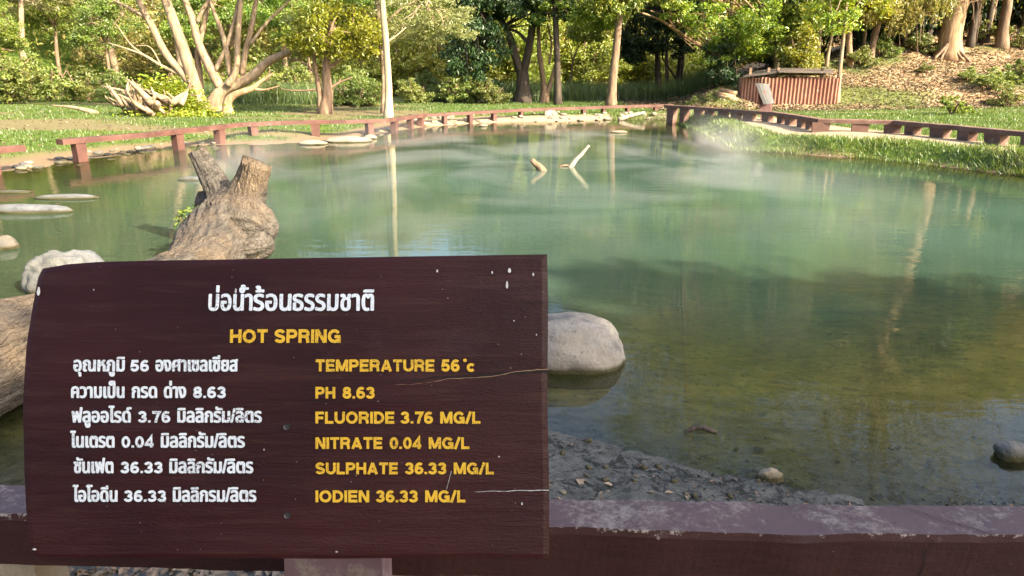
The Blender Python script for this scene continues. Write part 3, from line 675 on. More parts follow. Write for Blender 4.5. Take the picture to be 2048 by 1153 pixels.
RDARK = rockmat('rock_dark', (.07, .075, .08), (.16, .165, .17), (.12, .12, .11))
RBIG = rockmat('rock_big', (.11, .105, .095), (.27, .255, .23), (.21, .19, .155))
import bmesh
def ico(sub):
    bm = bmesh.new(); bmesh.ops.create_icosphere(bm, subdivisions=sub, radius=1); V = np.array([v.co[:] for v in bm.verts]); Fc = np.array([[v.index for v in f.verts] for f in bm.faces]); bm.free(); return V, Fc
IC = {k: ico(k) for k in (2, 3, 4, 5)}
def rock(label, c, s, mat, seed, sub=4, rz=0, rough=.22, box=.0, name='rock', cat='rock', group=None, flat_top=None):
    V, Fc = IC[sub]; V = V.copy()
    if box: V = np.sign(V)*np.abs(V)**(1-box); V /= np.abs(V).max()
    V = V*(1+rough*fbm(V*1.3+seed*7.7, 3)+rough*.35*fbm(V*4+seed*3.3, 3))[:, None]
    if flat_top is not None: V[:, 2] = np.where(V[:, 2] > flat_top, flat_top+(V[:, 2]-flat_top)*.25, V[:, 2])
    V = V*np.array(s); cz, sz = math.cos(rz), math.sin(rz); V = V@np.array([[cz, sz, 0], [-sz, cz, 0], [0, 0, 1]])
    o = mesh_obj(name, V, Fc, mat, smooth=True); o.location = tuple(map(float, c)); return tag(o, label, cat, group)
def rock_px(label, px, py, wpx, h, mat, seed, depth=.7, z=0.0, **k):
    q = onz(px, py, z); wm = wpx/F*np.linalg.norm(q-[0, 0, CAMZ])/2
    sub = h*.9
    return rock(label, (q[0], q[1]+wm*depth, z+h-sub), (wm*1.03, wm*depth, sub), mat, seed, **k)
rock_px('big rounded pale boulder standing in the shallows right of the dark sign', 1140, 748, 228, .25, RBIG, 3, .62, sub=5, rough=.15, box=.18)
rock_px('large angular grey rock behind the upper left corner of the dark sign', 100, 590, 112, .27, RDARK, 9, .8, sub=5, rough=.25, box=.35)
rock_px('long flat grey stone in the water, right one of the left pair', 122, 400, 104, .05, RDARK, 14, .3, rough=.2)
rock_px('wedge shaped grey stone in the water at the left edge of the photo', 30, 428, 150, .09, RDARK, 15, .22, rough=.25)
rock_px('thin dark slab in the water below the cut off rail end', 22, 387, 56, .03, RDARK, 16, .3, rough=.2)
rock_px('small flat grey stone left of the standing dead stump', 378, 362, 48, .055, RDARK, 17, .4, rough=.2)
rock_px('half seen grey stone at the left edge above the angular rock', -8, 502, 46, .11, RGREY, 18, .8, rough=.25)
rock_px('smaller of two flat pale stones near the left shore', 620, 291, 54, .09, RPALE, 19, .8, rough=.15)
rock_px('larger of two flat pale stones near the left shore', 690, 286, 86, .12, RPALE, 20, .6, rough=.15)
rock_px('little pale stone just right of the larger flat pale stone', 739, 279, 26, .10, RPALE, 21, .8)
rock_px('lone low cream stone far out in the water on the right', 1240, 267, 33, .06, RPALE, 22, .8, rough=.15)
rock_px('small pale stone in the water near the far left bend of the rail', 966, 254, 18, .07, RPALE, 23, .8)
rock_px('pale pointed boulder on the far shore below the rail', 1101, 241, 27, .32, RPALE, 24, .8, box=.2)
rock_px('round pale stone at the foot of the far post by the white log', 1290, 238, 13, .2, RPALE, 25, .8)
rock_px('dark rock with a white top at the right edge of the near shallows', 2040, 925, 48, .055, RDARK, 26, .8, box=.3)
rock_px('white topped stone lying at the waterline above the near rail', 1546, 968, 48, .045, RPALE, 27, .6, rough=.3)
# stones along the shores, pebbles on the beach
def scatter_rocks(pts, label, group, mats, smin, smax, name, zs=.5, seed0=40):
    protos = []
    for i, (x, y) in enumerate(pts):
        s = rng.uniform(smin, smax); 
        if i < 5:
            o = rock(label, (x, y, 0), (1, .75, zs), mats[i % len(mats)], seed0+i, 3, 0, .3, .2, name, 'stone', group); protos.append(o)
        else:
            o = protos[rng.integers(5)].copy(); COL.objects.link(o)
        o.location = (x, y, max(hz(x, y), -.03)+s*zs*.25); o.scale = (s, s, s); o.rotation_euler = (0, 0, rng.uniform(0, 6.28))
ls = []
for _ in range(80):
    px = rng.uniform(20, 470); base = np.interp(px, [0, 150, 310, 420, 520], [349, 323, 300, 291, 289]); q = onz(px, base+rng.normal(-2, 5)); ls.append((q[0], q[1]))
scatter_rocks(ls, 'small grey stone among the rubble along the left shore', 'rubble along the left shore', [RGREY, RPALE, RDARK], .03, .11, 'shore_stone', .38)
fs = []
for _ in range(70):
    px = rng.uniform(740, 1330); base = np.interp(px, [740, 780, 850, 930, 1100, 1335], [268, 264, 253, 248, 244, 239]); q = onz(px, base-abs(rng.normal(0, 4))); fs.append((q[0], q[1]))
scatter_rocks(fs, 'small cream stone lying along the far shore below the rail', 'cream stones along the far shore', [RPALE], .04, .13, 'shore_stone', .5, 60)
ps = []
for _ in range(46):
    px, py = rng.uniform(1100, 2040), rng.uniform(880, 1008); q = gp(px, py); ps.append((q[0], q[1]))
scatter_rocks(ps, 'small pebble on the grey mud between the near rail and the water', 'pebbles on the mud', [RGREY, RPALE, RDARK], .006, .016, 'pebble', .6, 80)

# ================================================================ DEAD TRUNK WITH FORKED STUMP
g = G('dead_wood')
v1 = g.pos((7, 1.2, 7)); v2 = g.pos((10, 10, 1.5))
n = g.noise(2.0, 8, v1, .72, .8); n2 = g.noise(1.6, 4); nb = g.noise(3.0, 7, v2, .7, .6); fi = g.noise(45, 5, None, .7)
c = g.mix(g.ramp(n, [(.34, 0.), (.62, 1.)]), (.032, .027, .024), (.125, .11, .092))
zz = g.n('ShaderNodeSeparateXYZ', {0: g.geo.outputs['Position']})
tanm = g.ramp(g.math('ADD', g.noise(1.3, 3), g.math('MULTIPLY', zz.outputs[2], .22)), [(.57, 0.), (.72, 1.)])
c = g.mix(tanm, c, g.mix(g.ramp(nb, [(.3, 0.), (.65, 1.)]), (.08, .056, .038), (.20, .152, .105)))
wob = g.n('ShaderNodeMix', {0: .06, 4: g.geo.outputs['Position'], 5: g.n('ShaderNodeTexNoise', {'Vector': g.geo.outputs['Position'], 'Scale': 9.}).outputs[1]}, data_type='VECTOR').outputs[1]
zsel = g.ramp(zz.outputs[2], [(.36, 0.), (.50, 1.)])
fA = g.vor(1.0, g.n('ShaderNodeMapping', {0: wob, 'Scale': (34, 3.0, 34)}).outputs[0], 0, 'DISTANCE_TO_EDGE'); fB = g.vor(1.0, g.n('ShaderNodeMapping', {0: wob, 'Scale': (36, 36, 3.2)}).outputs[0], 0, 'DISTANCE_TO_EDGE')
fis = g.mix(zsel, fA, fB)
c = g.mix(g.math('MULTIPLY', g.ramp(fis, [(.0, .8), (.05, 0.)]), g.ramp(g.noise(4, 4), [(.42, 0.), (.58, 1.)])), c, (.018, .014, .011))
c = g.mix(g.ramp(fi, [(.3, .75), (.42, 0.)]), c, (.025, .02, .016))
wetm = g.n('ShaderNodeMapRange', {0: g.math('ADD', zz.outputs[2], g.math('MULTIPLY', n, .08)), 1: .04, 2: .1, 3: 1., 4: 0.}).outputs[0]
c = g.mix(wetm, c, (.05, .042, .025))
DEAD = g.fin(c, .9, g.bump(g.ramp(fis, [(0., 0.), (.15, 1.)]), .45, .02, g.bump(g.mix(.5, g.mix(.5, n, nb), fi), 1., .035)), .2)
log = empty('fallen_trunk', (-2.3, 4.2, 0), 'grey brown fallen dead trunk with forked sawn stubs lying in the near left water', 'dead tree')
P0 = aty(505, 470, 6.0)
def limb(name, pts, r, n, seg, grain, gk=9., jag=0.):
    P = spline(pts, n); t = np.linspace(0, 1, len(P)); r = np.interp(t, np.linspace(0, 1, len(r)), r)
    b_ = MB(); b_.tube(P, r, seg, .05, 9, True, grain, gk, jag); return b_
body = limb('trunk', [(-2.62, 1.6, .22), (-2.5, 2.9, .2), (-2.38, 4.1, .11), (-2.33, 4.9, .09), aty(432, 478, 5.7), aty(462, 440, 5.95), aty(478, 405, 6.1)], [.27, .26, .255, .25, .285, .27, .19], 26, 150, .11, 9)
b2 = limb('bulge', [aty(455, 460, 5.8), aty(505, 452, 5.75), aty(535, 462, 5.72), aty(549, 470, 5.7)], [.25, .21, .13, .05], 14, 90, .2, 7); body.add(np.concatenate(b2.V), b2.F)
b2 = limb('bulge', [aty(430, 500, 5.6), aty(490, 492, 5.6), aty(530, 490, 5.6), aty(546, 486, 5.6)], [.22, .17, .1, .04], 14, 90, .2, 7); body.add(np.concatenate(b2.V), b2.F)
body.build('trunk', DEAD, log, True)
limb('branch', [aty(478, 430, 6.0), aty(495, 390, 6.0), aty(505, 360, 5.98), aty(514, 329, 5.97)], [.2, .15, .122, .118], 18, 100, .13, 8, .07).build('branch', DEAD, log, True)
limb('branch', [aty(455, 425, 6.15), aty(434, 375, 6.22), aty(413, 337, 6.3), aty(395, 305, 6.36)], [.15, .115, .092, .08], 18, 80, .13, 8, .06).build('branch', DEAD, log, True)
limb('branch', [aty(438, 432, 6.25), aty(418, 408, 6.4), aty(411, 384, 6.45)], [.13, .125, .07], 14, 70, .16, 7, .03).build('branch', DEAD, log, True)
V = []; stem = MB(); q0 = aty(378, 470, 5.75)
pl = empty('sapling', q0, 'small green leafy sprig sprouting beside the fallen dead trunk', 'plant')
for k in range(5):
    e = q0+np.array([rng.uniform(-.1, .12), rng.uniform(-.1, .1), rng.uniform(.08, .2)]); stem.tube(spline([q0-[0, 0, .25], (q0+e)/2, e], 3), .004, 5)
    V.append(leaves(e+rng.normal(size=(12, 3))*.035, .055, .5, .5))
stem.build('stem', BK['brown'], pl); V = np.concatenate(V); under(mesh_obj('foliage', V, quads(V), FO['green']), pl)

# drift wood in the pond
wood = bark('driftwood_white', (.33, .27, .2), (.5, .43, .33), 9)
b = empty('branch', onz(1143, 334), 'pale bare branch sticking up out of the middle of the pond', 'driftwood')
Yb = onz(1143, 334)[1]
m = MB(); m.tube(spline([aty(1138, 340, Yb), aty(1150, 322, Yb), aty(1163, 309, Yb), aty(1178, 291, Yb)], 6), np.linspace(.045, .022, 19), 10, .3, 12); m.build('stick', wood, b, True)
m = MB(); m.tube(spline([aty(1118, 334, Yb), aty(1130, 331.5, Yb), aty(1146, 333, Yb)], 5), .02, 7, .3, 9); m.build('side_stick', BK['brown'], b, True)
Yb = onz(1082, 342)[1]
m = MB(); m.tube(spline([aty(1088, 346, Yb), aty(1078, 334, Yb), aty(1069, 327, Yb), aty(1063, 320, Yb)], 6), np.linspace(.06, .045, 19), 9, .35, 10)
tag(m.build('branch', BK['brown'], None, True), 'short dark branch stub poking from the water left of the pale branch', 'driftwood')
Yb = onz(1238, 241)[1]
m = MB(); m.tube(spline([aty(1237, 240, Yb), aty(1262, 232, Yb), aty(1290, 225.5, Yb)], 6), np.linspace(.075, .05, 13), 9, .2, 6)
tag(m.build('log', wood, None, True), 'thin white log leaning into the water at the far shore', 'driftwood')
q = onz(1400, 862); m = MB(); m.tube(spline([q+[-.07, 0, -.01], q+[0, .01, .012], q+[.07, -.01, -.005]], 5), [.012]*11, 8, .4, 20)
tag(m.build('stick', BK['dark'], None, True), 'short black soggy stick floating in the near shallows', 'driftwood')

# ================================================================ SHED, FAR SIGN, LOG PILE
shed_y = 28.4
CORR = painted('corrugated_brown', (.20, .085, .055), (.30, .15, .10), (.42, .30, .22), .6, .55, 3)
ROOFM = painted('shed_roof', (.05, .04, .035), (.11, .085, .07), (.3, .25, .2), .62, .8, 4)
a_, b_ = aty(1481, 205, shed_y), aty(1674, 206, shed_y-.5)
shed = empty('shed', (*((a_+b_)/2)[:2], hz(*((a_+b_)/2)[:2])), 'small brown corrugated shed with a flat dark roof below the leafy slope', 'shed')
def corrugated(p0, p1, z0, z1, n=26, amp=.03):
    d = (p1-p0)[:2]; L = np.linalg.norm(d); d = d/L; nn = np.array([d[1], -d[0]]); V = []; k = n*6
    for i in range(k+1):
        s = i/k; h = amp*max(-1, min(1, 2.2*math.sin(2*math.pi*s*n))); x, y = p0[:2]+d*L*s+nn*h
        V += [(x, y, z0), (x, y, z1+.02*math.sin(i*.37))]
    V = np.array(V); V2 = V+np.array([-nn[0]*.02, -nn[1]*.02, 0]); m = len(V)
    Fc = [(2*i, 2*i+2, 2*i+3, 2*i+1) for i in range(k)]; F2 = [tuple(m+j for j in f[::-1]) for f in Fc]
    return np.vstack([V, V2]), Fc+F2+[(2*i+1, 2*i+3, m+2*i+3, m+2*i+1) for i in range(k)]
zt = aty(1580, 156, shed_y)[2]
c1 = aty(1524, 206, shed_y-.55); 
bk1 = a_+np.array([.5, 1.9, 0]); bk2 = b_+np.array([.35, 2.1, 0])
for p, q, nn in ((a_, c1, 7), (c1, b_, 20), (b_, bk2, 11), (a_, bk1, 9)):
    V, Fc = corrugated(p, q, .15, zt, nn); under(mesh_obj('wall', V, Fc, CORR), shed)
for px in (1497, 1533, 1552, 1640):
    q = aty(px, 180, shed_y+.15); m = MB(); m.box((q[0], q[1], zt), (.1, .1, .75)); m.build('post', BK['brown'], shed)
def sheet(corners, th):
    V = np.array(corners); return np.vstack([V, V-[0, 0, th]]), [(0, 1, 2, 3), (7, 6, 5, 4), (0, 4, 5, 1), (1, 5, 6, 2), (2, 6, 7, 3), (3, 7, 4, 0)]
V, Fc = sheet([aty(1486, 153, shed_y-.35), aty(1560, 143.5, shed_y-.7), aty(1556, 137.5, shed_y+2.0), aty(1512, 142, shed_y+2.1)], .05); under(mesh_obj('roof', V, Fc, ROOFM), shed)
V, Fc = sheet([aty(1557, 142.5, shed_y-.75), aty(1668, 144.5, shed_y-.75), aty(1662, 138, shed_y+2.0), aty(1556, 136.5, shed_y+2.0)], .05); under(mesh_obj('roof', V, Fc, ROOFM), shed)
for py in (149.5,):
    m = MB(); p, q = aty(1545, py, shed_y+.1), aty(1650, py-.5, shed_y+.1); m.tube([p, q], .05, 6); m.build('roof_beam', BK['tan'], shed)
for k, (x0, y0, x1, y1) in enumerate([(1436, 193, 1476, 201), (1432, 187, 1470, 195), (1440, 181, 1474, 187)]):
    p, q = aty(x0, y0, 28.6+.12*k), aty(x1, y1, 28.2+.12*k); m = MB(); m.tube([p, (p+q)/2, q], [.085, .09, .08], 9, .15, 4)
    tag(m.build('log', BK['tan'], None, True), 'grey brown log in the little pile left of the shed', 'log', 'logs piled beside the shed')
fsg = onz(1531, 237, .36); fy = fsg[1]
fs_ = empty('information_sign', fsg, 'far grey backed sign on a brown post on the right bank', 'sign')
DKB = painted('far_post_paint', (.07, .03, .028), (.11, .055, .05), (.3, .22, .18), .68, .6, 8); GBK = painted('sign_back_grey', (.05, .05, .05), (.09, .088, .085), (.16, .14, .13), .6, .8, 6)
m = MB(); pts = [(1521, 240), (1517, 184), (1528, 182), (1532, 208), (1541, 209), (1542, 240)]
fr1 = np.array([aty(a, b, fy-.1) for a, b in pts]); bk1_ = np.array([aty(a, b, fy-.1) for a, b in pts])+np.array([.1, .18, 0]); k = len(pts)
m.add(np.vstack([fr1, bk1_]), [tuple(range(k)), tuple(range(2*k-1, k-1, -1))]+[(i, k+i, k+(i+1) % k, (i+1) % k) for i in range(k)]); m.build('post', DKB, fs_)
pts = [(1511, 167), (1536, 169), (1543, 208), (1531, 209), (1528, 182), (1515, 181)]
pts = [(1511.5, 167), (1524, 166), (1535, 208), (1528, 209), (1514, 183)]
ff = np.array([aty(a, b, fy-.25) for a, b in [(1511, 167.5), (1518, 167), (1534, 209), (1527, 209.5)]]); bb = np.array([aty(a, b, fy+.75) for a, b in [(1532, 168.5), (1538, 168.5), (1549, 207), (1543, 207.5)]])
m = MB(); m.add(np.vstack([ff, bb]), [(3, 2, 1, 0), (4, 5, 6, 7), (0, 1, 5, 4), (1, 2, 6, 5), (2, 3, 7, 6), (3, 0, 4, 7)]); m.build('board', GBK, fs_)

# ================================================================ TREES
def T(px, py): return gp(px, py)
def up_from(P, dz, dx=0, dy=0): P = np.asarray(P); return P+np.array([dx, dy, dz])
def cw(px, py, Y, rx, rz, wt=1.0, ry=None, dy=0): c = aty(px, py, Y); c[1] += dy; return (c, (rx, ry or rx, rz), wt)
# --- the pale fan of trunks on the left
b = T(415, 222); Y = b[1]
L = [([b, *px_pts(Y, [(397, 190), (368, 150), (333, 110), (305, 55), (277, 0), (262, -50)])], .17, .09),
     ([b, *px_pts(Y, [(398, 200), (382, 146), (361, 83), (342, 28), (332, 0), (318, -70)])], .25, .13),
     ([b+[.25, .1, 0], *px_pts(Y, [(430, 205), (447, 180), (500, 156), (536, 124), (570, 108), (595, 96), (622, 80)])], .27, .05),
     ([*px_pts(Y, [(441, 176), (416, 128), (396, 83), (385, 38), (370, 0), (352, -60)])], .18, .08),
     ([*px_pts(Y+.3, [(402, 200), (399, 150), (396, 105), (410, 40), (416, 0), (420, -50)])], .13, .06),
     ([*px_pts(Y-.2, [(455, 172), (472, 140), (476, 70), (482, 0), (486, -60)])], .13, .06),
     ([*px_pts(Y, [(462, 155), (447, 76), (427, 21), (415, -20)])], .11, .05),
     ([*px_pts(Y+.2, [(483, 150), (492, 100), (505, 45), (512, 0), (520, -40)])], .12, .06),
     ([*px_pts(Y, [(430, 143), (455, 88), (475, 14), (482, -30)])], .09, .05),
     ([*px_pts(Y, [(395, 45), (405, 20), (418, 0), (430, -30)])], .08, .04),
     ([*px_pts(Y, [(300, 40), (265, 20), (232, 3), (190, -20)])], .08, .03),
     ([*px_pts(Y, [(372, 155), (323, 132), (288, 111), (250, 97), (215, 86)])], .07, .02),
     ([*px_pts(Y, [(288, 111), (262, 90), (240, 60), (225, 40)])], .035, .012),
     ([*px_pts(Y, [(323, 132), (300, 95), (270, 92)])], .03, .012),
     ([*px_pts(Y, [(500, 90), (530, 50), (560, 20), (590, -10)])], .06, .03),
     ([*px_pts(Y, [(570, 108), (585, 85), (600, 70)])], .03, .012)]
tree('fan_tree', 'big pale tree with many bare trunks fanning out from one base', 'tree', b, L,
     [cw(300, -130, Y, 2.4, 1.6), cw(430, -150, Y, 2.6, 1.8), cw(560, -90, Y, 1.9, 1.2), cw(190, -50, Y, 1.4, .9, .4), cw(600, 60, Y, 1.1, .5, .25)], 'pale', 'feather', 9000, .16, seg=12, twigs=9)
b = T(456, 228); Y = b[1]
tree('dead_tree', 'low dead tree with one crooked limb beside the pale fan of trunks', 'tree', b, [([b, *px_pts(Y, [(455, 205), (470, 190), (503, 178), (520, 165), (545, 148)])], .17, .04), (px_pts(Y, [(503, 178), (530, 180), (560, 172)]), .05, .02)], [], 'tan', 'green', flare=1.3)
# --- root plate with creepers
b = T(310, 232); Y = b[1]
rp = empty('root_plate', b, 'pale tangle of upturned dead roots half covered by green creeper', 'dead roots')
m = MB()
for k in range(110):
    s0 = aty(rng.normal(305, 34), rng.uniform(205, 232), Y+rng.normal(0, .4)); e0 = s0+np.array([rng.normal(-.25, .5), rng.normal(0, .3), rng.uniform(.1, .75)])
    m.tube(spline([s0, (s0+e0)/2+rng.normal(size=3)*.12, e0], 4), np.linspace(rng.uniform(.05, .13), .015, 9), 7, .3, 6)
m.build('roots', BK['pale'], rp, True)
C = np.concatenate([np.array([aty(*q, Y-.45) for q in zip(np.interp(t, [0, .5, 1], [300, 350, 425])+rng.normal(0, 17, 900), np.interp(t, [0, .5, 1], [178, 190, 243])+rng.normal(0, 13, 900))]) for t in (rng.uniform(0, 1, 900), rng.uniform(.3, 1, 900), rng.uniform(0, .7, 900))])
C = np.concatenate([C, np.array([aty(*q, Y-.7) for q in zip(rng.normal(330, 40, 500), rng.normal(233, 7, 500))])])
V = leaves(C, .13, .7, .8); under(mesh_obj('creeper', V, quads(V), FO['bright']), rp)
# --- round yellow tree
b = T(651, 228); Y = b[1]
tree('yellow_tree', 'small round tree with a bright yellow green crown and brown trunk', 'tree', b,
     [([b, *px_pts(Y, [(655, 190), (652, 140), (655, 105), (660, 70)])], .2, .09), ([b+[-.15, 0, 0], *px_pts(Y, [(640, 190), (633, 150), (628, 110), (640, 80)])], .11, .05),
      (px_pts(Y, [(655, 180), (680, 165), (705, 155)]), .06, .02), (px_pts(Y, [(655, 140), (690, 110), (705, 85)]), .07, .03), (px_pts(Y, [(634, 150), (605, 125), (575, 118)]), .05, .02), (px_pts(Y, [(634, 180), (590, 182), (560, 178)]), .04, .015)],
     [cw(672, 62, Y, 1.75, 1.05), cw(620, 85, Y, 1.0, .5, .4), cw(720, 85, Y, .9, .6, .4)], 'brown', 'yellow', 13000, .12, cr=.2, ncl=90, twigs=14)
C = np.array([aty(rng.normal(600, 40), rng.normal(135, 18), Y+1+rng.normal(0, .5)) for _ in range(1500)])
# --- two slender pale trunks
b = T(777, 236); Y = b[1]
tree('slender_tree', 'tall slender cream trunk, brighter of the pair behind the left rail', 'tree', b, [([b, *px_pts(Y, [(777, 180), (772, 90), (766, 20), (763, -60), (760, -200)])], .13, .07), (px_pts(Y, [(774, 85), (795, 70), (812, 55)]), .04, .02)],
     [cw(790, -240, Y, 2.2, 1.6)], 'cream', 'feather', 5000, .18)
b = T(770, 228); Y = b[1]+.6
tree('slender_tree', 'tall grey trunk standing just behind the brighter cream trunk, feathery crown', 'tree', b, [([b, *px_pts(Y, [(769, 150), (762, 80), (756, 20), (752, -60), (750, -180)])], .13, .07), (px_pts(Y, [(760, 60), (800, 20), (850, -5)]), .06, .03)],
     [cw(840, 20, Y, 2.1, .75), cw(880, 65, Y, 1.5, .5, .6), cw(800, 70, Y+.3, .9, .5, .3), cw(760, -200, Y, 2.6, 1.8)], 'pale', 'feather', 15000, .11, asp=.3, ncl=90, cr=.3, flat=.35)
# --- dark tree with weeping leaves
b = T(958, 207); Y = b[1]
tree('weeping_tree', 'dark green tree with drooping leaf clusters left of the forked trunk', 'tree', b, [([b, *px_pts(Y, [(957, 160), (950, 110), (948, 60), (945, 0)])], .12, .06)],
     [cw(945, 70, Y, 1.5, 1.3), cw(930, 125, Y, 1.1, .9, .6), cw(965, 165, Y, .8, .7, .4), cw(985, 110, Y, .9, .7, .4), cw(960, -10, Y, 1.6, 1.2)], 'dark', 'dark', 11000, .17, droop=.8, up=.1, ncl=70, cr=.22)
# --- forked trunk
b = T(1046, 206); Y = b[1]
tree('forked_tree', 'thick dark trunk forking into two limbs beyond the far rail', 'tree', b,
     [([b, *px_pts(Y, [(1046, 175), (1044, 140)])], .34, .27), (px_pts(Y, [(1042, 148), (1028, 105), (1018, 70), (1005, 45), (985, 10)]), .2, .12), (px_pts(Y, [(1046, 148), (1057, 100), (1064, 60), (1068, 20), (1072, -40), (1075, -120)]), .2, .12), (px_pts(Y, [(1055, 85), (1035, 65), (1005, 55)]), .09, .05)],
     [cw(1000, 0, Y, 2.2, .9), cw(1080, 10, Y-1, 2.0, .8), cw(950, -60, Y, 2.4, 1.4), cw(1060, -190, Y, 3.2, 2.4, 1.5)], 'dark', 'dark', 16000, .17, ncl=80, seg=12)
# --- trees along the far rail: label, base, trunk, radii, crown kind
def slim(name, label, base, pts, r0, r1, bk, fo, crowns, n=6000, leaf=.18, more=(), **k):
    b = T(*base); Y = b[1]
    return tree(name, label, 'tree', b, [([b, *px_pts(Y, pts)], r0, r1)]+[(px_pts(Y, p), a, c) for p, a, c in more], [cw(px, py, Y, rx, rz, wt) for px, py, rx, rz, wt in crowns], bk, fo, n, leaf, **k)
slim('slim_tree', 'crooked brown tree with a leaning second stem right of the forked trunk', (1087, 206), [(1087, 165), (1079, 110), (1077, 60), (1070, -20)], .15, .07, 'brown', 'green', [(1095, -40, 1.8, 1.2, 1)], 5000, more=[([(1092, 195), (1103, 160), (1112, 125), (1118, 90)], .12, .05), ([(1098, 130), (1103, 90), (1095, 50)], .06, .03)])
slim('slim_tree', 'straight dark trunk between the crooked tree and the leaning trunk', (1116, 210), [(1115, 150), (1113, 80), (1110, 20), (1108, -90)], .16, .1, 'dark', 'green', [(1120, 20, 1.6, .7, .8), (1190, 30, 1.7, .7, .8), (1110, -140, 2.6, 1.8, 1)], 10000, .16)
slim('thin_tree', 'thin tree with pale curving twigs in front of the yellow shrubs', (1140, 195), [(1142, 160), (1150, 110), (1168, 80), (1190, 60)], .06, .02, 'brown', 'bright', [(1175, 60, 1.2, .7, 1)], 2500, .15, more=[([(1146, 130), (1140, 95), (1128, 70)], .03, .015)])
slim('leaning_tree', 'straight grey brown trunk leaning slightly right, alone behind the far rail', (1222, 212), [(1226, 160), (1233, 90), (1240, 20), (1250, -100)], .2, .13, 'brown', 'green', [(1220, -10, 2.2, .8, 1), (1290, -20, 1.8, .8, .6), (1250, -170, 3, 2.2, 1)], 11000, .17)
slim('dark_tree', 'leftmost dark trunk at the edge of the shaded wood, under dark foliage', (1317, 196), [(1316, 150), (1314, 90), (1312, 0), (1310, -90)], .17, .11, 'dark', 'dark', [(1290, 70, 1.7, 1.0, 1), (1310, 20, 2.3, 1.0, 1), (1270, 100, .9, .8, .4), (1345, 95, 1.3, .6, .5), (1300, -150, 3, 2, 1)], 14000, .18, ncl=80)
slim('dark_tree', 'pinkish brown trunk second from the left in the shaded wood', (1335, 192), [(1334, 150), (1333, 100), (1334, 40), (1334, -90)], .12, .08, 'brown', 'dark', [(1340, -30, 2.0, 1.0, 1)], 4000, .18)
slim('dark_tree', 'thick dark trunk with a side limb in the shaded wood', (1357, 186), [(1360, 140), (1364, 90), (1366, 20), (1368, -100)], .2, .14, 'dark', 'dark', [(1380, 20, 2.0, .9, 1), (1365, -150, 3, 2, 1)], 8000, .18, more=[([(1357, 165), (1340, 140), (1325, 118)], .07, .03)])
b = T(1432, 172); Y = b[1]-1.0
tree('leafy_tree', 'bright green leafy tree with long arching limbs over the shaded wood', 'tree', b,
     [([b, *px_pts(Y, [(1430, 140), (1422, 100), (1412, 60), (1405, 20), (1400, -60)])], .22, .1), (px_pts(Y, [(1424, 105), (1390, 85), (1350, 60), (1320, 40), (1280, 25)]), .11, .04), (px_pts(Y, [(1418, 75), (1380, 60), (1340, 35), (1300, 22)]), .07, .03), (px_pts(Y, [(1412, 60), (1390, 40), (1360, 38), (1330, 30)]), .06, .02)],
     [cw(1450, 40, Y-1, 1.9, .9), cw(1400, 15, Y-1, 1.5, .8, .6), cw(1500, 70, Y-.6, 1.5, .9), cw(1560, 20, Y-.5, 1.7, .9, .9), cw(1350, 15, Y-1, .9, .5, .3), cw(1450, -120, Y, 3.4, 2.4, 1.6), cw(1480, -380, Y, 3.6, 3.2, 1.6, dy=-2), cw(1530, -640, Y, 4, 3.6, 2, dy=-2.5), cw(1400, -600, Y, 3.4, 3, 1.3, dy=-2), cw(1440, 110, Y-.5, .9, .6, .35)], 'tan', 'bright', 27000, .17, ncl=110, cr=.24)
slim('slim_tree', 'sunlit pale trunk rising behind the left end of the shed roof', (1556, 150), [(1552, 110), (1562, 60), (1570, 0), (1575, -100)], .13, .09, 'cream', 'bright', [(1545, 95, 1.1, .9, .8), (1600, 40, 1.7, 1.0, 1), (1570, -150, 2.6, 2, 1), (1590, -380, 3, 3, 1)], 9000, .16)
slim('slim_tree', 'slender pale pole of a tree rising from the right end of the shed', (1674, 205), [(1679, 150), (1686, 80), (1692, 20), (1698, -80)], .085, .05, 'pale', 'bright', [(1690, -60, 1.6, 1.2, 1), (1660, 30, 1.1, .7, .5)], 4500, .15)
slim('slim_tree', 'thin cream trunk left of the slender pole behind the shed', (1632, 136), [(1637, 100), (1640, 50), (1642, 0), (1640, -80), (1650, -400)], .1, .06, 'cream', 'bright', [(1630, 35, 1.5, .8, 1), (1640, -120, 2.2, 1.6, 1), (1680, -400, 3, 3, 1), (1700, -640, 3.8, 3.4, 1.4), (1760, -900, 3.8, 3.6, 1.4)], 14000, .16)
slim('slim_tree', 'leaning pale thin trunk directly over the middle of the shed roof', (1652, 136), [(1660, 90), (1670, 55), (1690, 30)], .07, .05, 'pale', 'bright', [(1720, 10, 1.4, .8, 1)], 3500, .16)
slim('slim_tree', 'reddish brown trunk right of the slender pole, below hanging foliage', (1700, 132), [(1698, 90), (1700, 40), (1702, -60)], .12, .1, 'tan', 'hang', [(1720, 20, 1.3, .7, .7), (1700, -100, 2.4, 1.8, 1)], 6000, .16)
slim('slim_tree', 'brown trunk leaning right amid hanging foliage on the slope', (1738, 120), [(1745, 90), (1757, 40), (1775, -20), (1790, -90)], .16, .12, 'brown', 'hang', [(1790, -20, 1.9, .8, .8), (1780, -150, 2.8, 2, 1)], 6500, .17)
